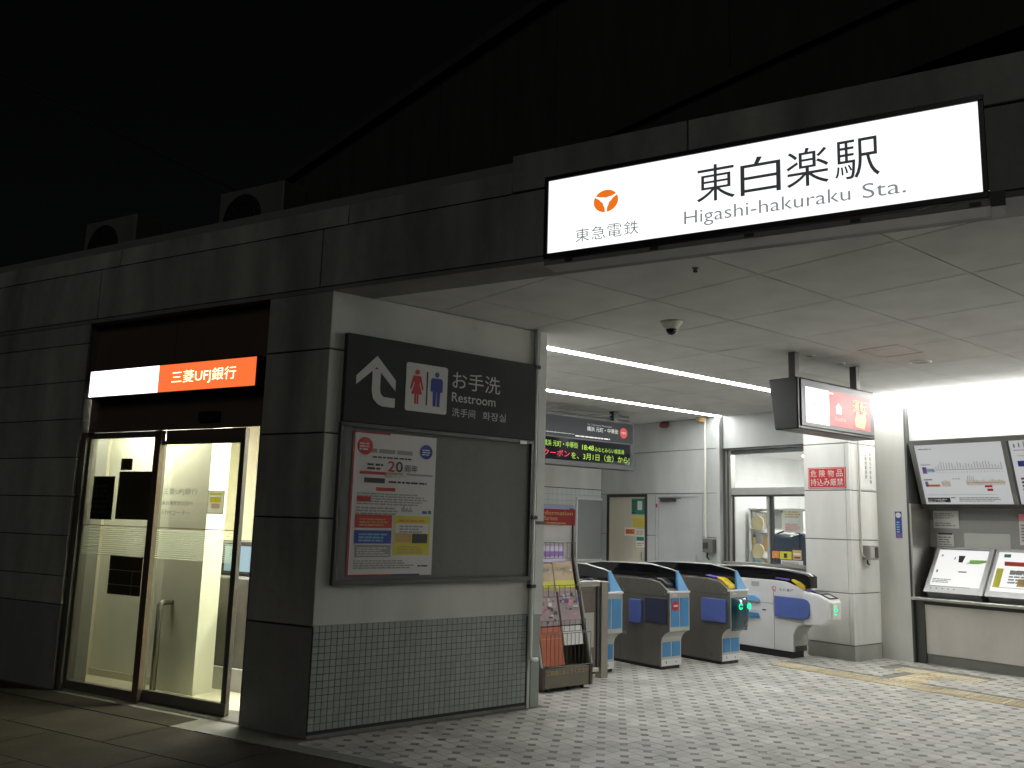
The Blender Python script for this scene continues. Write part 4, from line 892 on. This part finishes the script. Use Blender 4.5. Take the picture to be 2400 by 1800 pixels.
# ================================================================ TICKET GATES
def frontprints(t, x0, x1, yf, yl):
    pass
def gate(label, xl, yf, style):
    t = thing('ticket_gate', label, 'ticket gate', (xl, yf, 0), 0, 'ticket gates')
    W = .315; LN = 1.62
    prof = [(.115, .032), (.115, .285), (.100, .325), (.065, .362), (.025, .385), (0, .395), (0, .785), (.14, .885), (.30, .905), (LN-.30, .905), (LN-.14, .885), (LN, .785), (LN, .395), (LN-.065, .362), (LN-.115, .285), (LN-.115, .032)]
    B(.012, W-.012, .128, LN-.128, 0, .034).build('plinth', BLACK, t)
    MB().prismx(prof, 0, W).build('body', STEELD, t, bevel=.006)
    # front skin in silver with blue panels
    fs = [(.1155, .10), (.1155, .285), (.1005, .325), (.0655, .362), (.0255, .385), (0, .395), (0, .785)]
    mb = MB()
    for (a, b), (c, d) in zip(fs[:-1], fs[1:]): mb.add([(.004, a-.003, b), (W-.004, a-.003, b), (W-.004, c-.003, d), (.004, c-.003, d)], [(0, 1, 2, 3)])
    mb.build('front_skin', SILVER, t)
    B(.004, W-.004, .1085, .1125, .034, .10).build('kick_plate', WHITEP, t); prints(t, [(.07, .08, .055, .085, INK), (.22, .235, .055, .075, INKG)], .1075)
    if style != 'led':
        for a, b in ((.022, .145), (.168, .293)): B(a, b, -.007, -.0035, .437, .727).build('blue_panel', BLUE, t)
    for a, b in ((.022, .145), (.168, .293)): B(a, b, .1085, .1125, .125, .272).build('blue_panel', BLUE, t)
    B(-.003, W+.003, -.012, .03, .775, .795).build('top_strip', WHITEP, t, bevel=.003)
    # hood: fin on the passenger's left half, leaning towards the next passage
    ys = [(.03, .985), (.10, 1.005), (.38, 1.045), (.75, 1.045), (1.15, 1.035), (1.45, 1.0), (1.56, .90)]
    vs = []; fs_ = []
    for y_, z_ in ys: vs += [(.145, y_, .80 if y_ < .05 else .875), (.145, y_, z_), (.180, y_, z_+.004), (W, y_, .80)]
    for k in range(len(ys)-1):
        for q in range(3): fs_.append((4*k+q+1, 4*k+q, 4*k+4+q, 4*k+5+q))
    fs_ += [(0, 1, 2, 3), tuple(4*(len(ys)-1)+q for q in (3, 2, 1, 0))]
    MB().add(vs, fs_).build('hood', BLACKG, t)
    MB().tube([(.160, y_, z_+.004) for y_, z_ in ys], .0085, 6).build('hood_trim', SILVER, t)
    # blue transparent-looking nose in front of the hood
    MB().add([(.140, .028, .795), (.170, .028, 1.002), (.140, .028, .995), (W-.004, .005, .797), (.140, .005, .797), (.165, .024, 1.0)], [(4, 3, 5), (4, 5, 2), (3, 1, 5), (0, 2, 1), (0, 1, 3), (0, 3, 4), (0, 4, 2), (2, 5, 1)]).build('nose', BLUEL, t)
    MB().prismx([(.004, .80), (.026, .995), (.034, .995), (.034, .80)], .138, .150).build('nose_edge', BLUE, t)
    MB().prismx([(.16, .8905), (.30, .9095), (LN-.32, .9095), (LN-.32, .9055), (.16, .886)], .02, .135).build('top_plate', BLACK, t)
    mb = MB(); mb.box(-.0012, 0, .70, .703, .05, .90); mb.box(-.0012, 0, .703, LN-.12, .395, .398); mb.box(-.0012, 0, .02, .70, .738, .741); tag(mb.build('panel_seam', BLACK, t), kind='stuff')
    B(-.003, 0, .60, .66, .30, .335).build('lock', STEEL, t, bevel=.002); B(-.0015, 0, .78, .93, .62, .70).build('side_label', SILVER, t); B(-.0022, 0, .80, .91, .64, .655).build('label_print', INK, t)
    for yy_ in (.06, .64): B(-.002, 0, yy_, yy_+.012, .76, .772).build('screw', STEEL, t)
    MB().prismx([(.33, .908), (.46, .912), (.46, .925), (.34, .918)], .03, .12).build('top_display', BLACKG, t, bevel=.003); B(.05, .11, -.0065, -.0035, .745, .765).build('front_label', OFFW, t)
    if style == 'yellow' or style == 'led':
        MB().prismx([(.02, .802), (.12, .874), (.17, .900), (.18, .925), (.12, .905), (.03, .845)], .015, .135).build('card_reader', YEL, t, bevel=.008, seg=2)
        MB().prismx([(.19, .900), (.34, .925), (.34, .935), (.19, .925)], .02, .10).build('ticket_slot', VIOLET, t, bevel=.003)
    else:
        MB().prismx([(.05, .825), (.15, .895), (.22, .905), (.20, .925), (.12, .912), (.05, .865)], .02, .135).build('card_reader', BLACK, t, bevel=.01, seg=2)
    return t
def flaps(t, x, blue, dark=None):
    y0, y1, z0, z1 = blue
    MB().prismx([(y0, z0+.01), (y0+.01, z0), (y1-.01, z0), (y1, z0+.01), (y1, z1-.01), (y1-.01, z1), (y0+.01, z1), (y0, z1-.01)], x-.03, x-.002).build('flap', BLUEF, t, bevel=.006)
    if dark:
        y0, y1, z0, z1 = dark; B(x-.012, x-.001, y0, y1, z0, z1).build('flap_recess', NAVYF, t, bevel=.004)
g1 = gate('leftmost ticket gate half hidden by the steel barrier post', 6.145, 6.28, 'plain'); flaps(g1, 0, (.36, .52, .44, .68)); flaps(g1, .347, (.36, .52, .44, .68))
g2 = gate('ticket gate with round red no entry mark, second from the rack', 6.97, 6.11, 'plain'); flaps(g2, 0, (.375, .545, .44, .68), (.03, .33, .465, .716))
MB().discy(.085, .648, .052, -.0075, th=.003).build('no_entry_mark', RED, g2); B(.052, .118, -.0125, -.0108, .640, .656).build('no_entry_bar', SIGNWH, g2)
g3 = gate('ticket gate with glowing green arrow and yellow reader', 7.83, 6.01, 'led'); flaps(g3, 0, (.04, .37, .445, .69))
dm_ = MB(); n = 12; vs = []; rows = [(.362, .0), (.40, .05), (.50, .085), (.62, .085), (.69, .055), (.715, .0)]
for z, d in rows: vs += [(.02+.275*i/n, -.004-d*max(0.0, math.sin(PI*i/n))**.55, z) for i in range(n+1)]
dm_.add(vs, [(j*(n+1)+i, j*(n+1)+i+1, (j+1)*(n+1)+i+1, (j+1)*(n+1)+i) for j in range(5) for i in range(n)]).build('indicator_dome', mat('dark teal glass', (.012, .05, .075), .12, var=0, coat=.5), g3, smooth=True)
ink('arrow_lamp', [circ(.085, .625, .034, 14)], E_GRN, g3, yy=-.082); ink('arrow_lamp', [circ(.225, .625, .034, 14)], E_GRN, g3, yy=-.085)
ink('arrow_mark', [[(.058, .625), (.085, .648), (.085, .634), (.112, .634), (.112, .616), (.085, .616), (.085, .602)]], BLACK, g3, yy=-.0855)
# wide white gate
t = thing('ticket_gate', 'white wide ticket gate with blue flap and reader nose by the pillar', 'ticket gate', (8.93, 5.85, 0), 0, 'ticket gates'); g4 = t
W = .26; LN = 1.75
B(.012, W-.012, .15, LN-.1, 0, .075).build('plinth', BLACK, t)
prof = [(.115, .076), (.115, .26), (.085, .33), (.03, .38), (-.02, .395), (-.02, .78), (.02, .80), (.22, .86), (.34, .865), (LN, .865), (LN, .076)]
MB().prismx(prof, 0, W).build('body', WHITEP, t, bevel=.006)
MB().prismx([(.108, .08), (.108, .26), (.078, .33), (.024, .372), (.05, .38), (.09, .335), (.122, .26), (.122, .08)], -.004, W+.004).build('front_rib', SILVER, t)
B(.02, W-.02, .102, .114, .08, .14).build('vent', FRAMEG, t)
mb = MB(); mb.box(-.0015, 0, .368, .372, .08, .78); mb.box(-.0015, 0, .372, LN, .595, .599); mb.build('seam', FRAMEG, t)
nose = [(-.02, .395), (-.24, .40), (-.31, .43), (-.345, .48), (-.355, .66), (-.335, .70), (-.22, .745), (-.02, .775)]
MB().prismx(nose, -.012, W-.02).build('reader_nose', WHITEP, t, bevel=.02, seg=3)
MB().prismx([(-.338, .702), (-.22, .747), (-.05, .772), (-.05, .778), (-.22, .755), (-.335, .71)], .02, W-.05).build('reader_glass', BLACKG, t)
mb = MB().prismx([(-.33, .712), (-.20, .757), (-.20, .76), (-.33, .716)], .05, .15).build('reader_mark', SILVER, t)
B(.04, .16, -.362, -.356, .50, .66).build('lamp_plate', OFFW, t); ink('arrow_lamp', [[(.07, .58), (.10, .61), (.10, .595), (.135, .595), (.135, .565), (.10, .565), (.10, .55)], [(.075, .62), (.13, .62), (.13, .63), (.075, .63)], [(.075, .53), (.13, .53), (.13, .54), (.075, .54)]], E_GRN, t, yy=-.364)
MB().prismx([(.34, .455), (-.05, .455), (-.09, .47), (-.115, .51), (-.115, .63), (-.09, .67), (-.05, .685), (.34, .69)], -.035, -.013).build('flap', BLUEF, t, bevel=.006)
MB().prismx([(.35, .43), (-.06, .405), (-.06, .45), (.35, .45)], -.010, -.0005).build('flap_recess', DOORG, t)
B(-.004, -.0005, .36, .372, .43, .70).build('hinge', STEEL, t)
ys = [(-.08, .93), (-.03, .955), (.25, .985), (.75, 1.0), (1.25, .985), (1.6, .94)]
vs = []; fs_ = []
for y_, z_ in ys: vs += [(.03, y_, .80 if y_ < 0 else .855), (.03, y_, z_), (.20, y_, z_), (.20, y_, .80 if y_ < 0 else .855)]
for k in range(len(ys)-1):
    for q in range(3): fs_.append((4*k+q+1, 4*k+q, 4*k+4+q, 4*k+5+q))
fs_ += [(0, 1, 2, 3), tuple(4*(len(ys)-1)+q for q in (3, 2, 1, 0))]
MB().add(vs, fs_).build('hood', BLACKG, t); MB().tube([(.115, y_, z_+.003) for y_, z_ in ys], .012, 6).build('hood_trim', SILVER, t)
MB().prismx([(-.04, .775), (.05, .82), (.13, .875), (.12, .895), (.02, .86), (-.04, .82)], -.004, .12).build('card_reader', YEL, t, bevel=.008)
MB().prismx([(.16, .872), (.34, .885), (.34, .90), (.16, .892)], .0, .09).build('ticket_slot', VIOLET, t, bevel=.003)
MB().prismx([(-.11, .752), (-.05, .768), (-.05, .785), (-.11, .768)], 0.0, .1).build('reader_tip', VIOLET, t)
def sidetext(s, y0, y1, z0, z1, ma, nm='lettering', bold=0):     # reads along the side facing the near passage
    o = text(nm, s, -y1, -y0, z0, z1, -.0025, ma, t, bold); o.rotation_euler = (0, 0, RX); return o
QP = mat('logo pink', (.55, .12, .14), .5, var=0)
sidetext('Q', .335, .395, .735, .800, QP, bold=.02); [sidetext(ch, .255-.05*k, .29-.05*k, .748, .780, INKG, bold=.01) for k, ch in enumerate('SKIP')]
B(-.003, -.0005, .57, .68, .78, .835).build('info_sticker', DOORG, t); prints(t, [], 0)
B(-.005, -.0005, .48, .53, .505, .520).build('keyhole', BLACK, t)
MB().prismx([(.56, .60), (.80, .60), (.80, .665), (.62, .675), (.57, .64)], -.04, -.001).build('far_flap', BLUEL, t, bevel=.008); MB().prismx([(.56, .42), (.80, .40), (.80, .47), (.58, .47)], -.03, -.001).build('far_flap', BLUE, t, bevel=.008)
# steel barrier beside the rack
sb = thing('steel_barrier', 'steel barrier frame with post between rack and gates', 'barrier', (5.30, 6.21, 0), 0)
B(.78, .87, -.02, .06, 0, .91).build('post', mat('post steel', (.30, .28, .24), .38, .6, var=.08, rvar=.1), sb, bevel=.004)
B(.0, .78, .0, .04, .86, .915).build('top_rail', STEEL, sb, bevel=.004); B(0, .78, 0, .04, .06, .10).build('bottom_rail', STEEL, sb, bevel=.004); B(.74, .778, -.002, .042, .10, .86).build('side_bar', FRAMEG, sb)
B(.02, .74, .012, .024, .10, .86).build('infill_panel', mat('infill brown', (.17, .14, .125), .35, .3, var=.1), sb); B(.50, .70, .004, .010, .29, .615).build('notice_plate', mat('plate grey', (.45, .44, .41), .6, var=.03), sb)
# ================================================================ LEAFLET RACK
lr_ = thing('leaflet_rack', 'tall dark leaflet rack with red header beside the wall end', 'rack', (5.08, 5.89, 0), 0)
RB = lambda z: .02 + (z-.20)/(1.45-.20)*.30
for x in (-.0, .565):
    MB().prismx([(0, .03), (0, .21), (.01, .215), (RB(1.13), 1.13), (RB(1.20), 1.45), (RB(1.2), 1.60), (RB(1.2)+.05, 1.60), (RB(1.2)+.06, 1.10), (.38, .20), (.38, .03)], x, x+.022).build('side_panel', WOODD, lr_)
    B(x-.004, x+.026, -.008, .0, .03, .21).build('corner_trim', WOODD, lr_)
MB().tube([(.590, .004, .215), (.590, RB(1.13)-.01, 1.10)], .010, 6).build('edge_rail', SILVER, lr_); MB().tube([(-.004, .004, .215), (-.004, RB(1.13)-.01, 1.10)], .010, 6).build('edge_rail', SILVER, lr_)
B(.022, .565, 0.002, .36, .035, .195).build('base_box', RACKB, lr_, bevel=.004); text('lettering', 'ご自由におとりください', .05, .55, .145, .185, -.0005, INKTN, lr_, .02)
MB().prismx([(RB(.2)+.16, .2), (RB(1.13)+.05, 1.13), (RB(1.13)+.06, 1.13), (RB(.2)+.17, .2)], .022, .565).build('back_panel', WOODD, lr_)
B(.022, .565, RB(1.2)+.01, RB(1.2)+.04, 1.10, 1.46).build('upper_back', mat('rack paper white', (.62, .60, .60), .6, var=.04), lr_)
B(.0, .587, RB(1.2)-.012, RB(1.2)+.008, 1.445, 1.59).build('header', MAROON, lr_, bevel=.002)
text('lettering', 'Information', .16, .55, 1.535, 1.572, RB(1.2)-.0135, INKTN, lr_); text('lettering', 'Market', .16, .36, 1.485, 1.522, RB(1.2)-.0135, INKTN, lr_); prints(lr_, lines(.16, .55, 1.455, 1.472, 1, INKTN), RB(1.2)-.0135)
for x in (.10, .36, .52): MB().lathe((x, .06, 0), [(.02, 0), (.022, .03)], 10).build('foot', BLACK, lr_)
def wire(z, hgt, x0, x1, n):
    mb = MB(); y0 = RB(z)-.035
    for zz_ in (z, z+hgt): mb.tube([(x0, y0, zz_), (x1, y0, zz_)], .0035, 5)
    for k in range(n+1): x = x0+(x1-x0)*k/n; mb.tube([(x, y0, z), (x, y0, z+hgt)], .0025, 4)
    mb.build('wire_basket', WIRE, lr_)
wire(1.14, .14, .03, .56, 10); wire(.80, .10, .03, .56, 8); wire(.50, .10, .03, .56, 8); wire(.215, .28, .03, .56, 11)
def stack(label, x0, x1, z0, z1, ma, pr, th=.03):
    t = thing('leaflet_stack', label, 'leaflets', (5.08, 5.89, 0), 0, 'leaflets in the rack'); yy = RB(z0)-.004; k = RB(z1)-RB(z0)
    MB().prismx([(yy, z0), (yy+k, z1), (yy+k+th, z1), (yy+th, z0)], x0, x1).build('sheets', ma, t)
    by = {}
    for it in pr:
        a, b, c, d, m_ = it[:5]; f = lambda z: yy+(z-z0)/(z1-z0)*k-.0015*(it[5] if len(it) > 5 else 1)
        by.setdefault(m_.name, (m_, MB()))[1].add([(a, f(c), c), (b, f(c), c), (b, f(d), d), (a, f(d), d)], [(0, 1, 2, 3)])
    for _, (m_, mb) in by.items(): pieces(mb, m_, t)
CRM = mat('leaflet cream', (.50, .39, .26), .6, var=.12, scale=10); GRYP = mat('leaflet grey', (.34, .27, .27), .6, var=.15, scale=12); LIL = mat('leaflet lilac', (.55, .50, .66), .6, var=.08)
def blotch(x0, x1, z0, z1, cols, n):
    o = []
    for k in range(n):
        a = random.uniform(x0, x1-.03); c = random.uniform(z0, z1-.03); o.append((a, min(x1, a+random.uniform(.015, .05)), c, min(z1, c+random.uniform(.01, .035)), random.choice(cols), 1+k % 3))
    return o
stack('white and lilac leaflet on the top tier of the rack', .05, .45, 1.10, 1.40, LIL, [(.05, .45, 1.27, 1.40, PAPER, 1)] + lines(.07, .40, 1.28, 1.36, 3, INKG, 2) + [(.06, .44, 1.16, 1.20, INKPU, 2)])
stack('left yellow banded leaflet on the second tier', .035, .28, .84, 1.09, CRM, blotch(.05, .25, .95, 1.08, [INKTN, INKG, PAPER], 10) + [(.04, .26, .875, .93, INKY, 2)])
stack('right yellow banded leaflet on the second tier', .29, .53, .84, 1.11, CRM, blotch(.30, .52, .96, 1.10, [INKTN, INKG, PAPER, INKO], 10) + [(.29, .53, .875, .94, INKY, 2)])
stack('left colourful magazine on the third tier', .03, .285, .55, .85, GRYP, blotch(.035, .265, .56, .84, [INKPU, INKG, PAPER, INKPK, INK], 26))
stack('right colourful magazine on the third tier', .31, .55, .55, .85, GRYP, blotch(.315, .545, .56, .84, [INKPU, INKG, PAPER, INKPK, INK], 26))
stack('orange leaflet on the bottom tier', .03, .28, .22, .54, ORANGE, [(.03, .28, .44, .444, INKO, 1)])
stack('white leaflet on the bottom tier', .31, .54, .38, .54, PAPER, [])

# ================================================================ ROOF TOP and VIADUCT behind
for k, (s_, lab) in enumerate(((1.945, 'air conditioner with round fan on the roof behind the parapet, nearer the sign'), (3.873, 'air conditioner far left on the roof behind the parapet'))):
    t = thing('air_conditioner', lab, 'air conditioner', tuple(fw_pt(s_, .6) + Vector((0, 0, 3.62))), RF, 'roof air conditioners')
    B(0, .785, 0, .30, .14, .71).build('case', ACW, t, bevel=.012, seg=2)
    MB().discy(.30, .42, .235, -.001, th=.006, n=28).build('fan_opening', BLACK, t)
    mb = MB()
    for r in (.07, .12, .17, .22):
        mb.tube([(.30+r*math.cos(2*PI*i/20), -.012, .42+r*math.sin(2*PI*i/20)) for i in range(21)], .003, 4)
    for i in range(8): mb.tube([(.30, -.012, .42), (.30+.235*math.cos(PI*i/4), -.012, .42+.235*math.sin(PI*i/4))], .003, 4)
    mb.build('fan_guard', FRAMEG, t)
    for x in (.08, .64): B(x, x+.06, .02, .28, 0, .14).build('foot', DARKM, t)
vd = thing('viaduct', 'dark elevated railway viaduct rising behind the station', 'viaduct', (9.0, 0, 0), 0)
for k in range(9): B(0, .4, -4+3.6*k+.02, -.4+3.6*k-.02, 7.6, 10.4).build('parapet_panel', CONC, vd)
B(.02, 12, -6, 30, 6.6, 7.55).build('girder', CONC, vd); B(-.15, .42, -6, 30, 10.42, 10.6).build('coping', CONC, vd); B(-.05, .0, -6, 30, 7.45, 7.6).build('ledge', CONC, vd)
for k in range(4): B(3.0, 4.4, -2+8*k, -.6+8*k, 3.62, 6.6).build('column', CONC, vd)
cb = thing('overhead_cable', 'thin overhead cable crossing the night sky at the left', 'cable', (0, 0, 0), 0)
MB().tube([(-6+k*2.4, 14-k*.2, 9.3-k*.62+.05*(k-4)**2) for k in range(9)], .016, 5).build('cable', CONC, cb)

# ---------------------------------------------------------------- pieces that sit on a part become its sub-parts
SUB = {'print': ('sheet', 'sheets', 'map_sheet', 'case', 'header', 'kick_plate', 'header_plate', 'picture_white'), 'lettering': ('sheet', 'face', 'plate', 'header', 'panel', 'pane', 'red_face', 'header_plate', 'bezel', 'body'), 'hood_trim': ('hood',), 'nose': ('hood',),
       'nose_edge': ('hood',), 'blue_panel': ('front_skin',), 'film_line': ('pane',), 'film_stripes': ('pane',), 'arrow_lamp': ('indicator_dome', 'reader_nose'), 'lamp_plate': ('reader_nose',), 'reader_glass': ('reader_nose',), 'fan_guard': ('fan_opening',),
       'badge': ('sheet',), 'border': ('plate',), 'logo': ('face',), 'latch': ('bottom_rail',), 'arrow': ('panel',), 'pictogram_plate': ('panel',), 'divider': ('panel',), 'woman_figure': ('panel',), 'man_figure': ('panel',), 'cover': ('switch_box', 'box'), 'no_entry_bar': ('no_entry_mark',)}
for o in list(bpy.data.objects):
    if o.type != 'EMPTY': continue
    kids = list(o.children); base = {}
    for c in kids: base.setdefault(c.name.split('.')[0], c)
    for c in kids:
        for p in SUB.get(c.name.split('.')[0], ()):
            if p in base and base[p] is not c and base[p].location.length < 1e-6: c.parent = base[p]; break
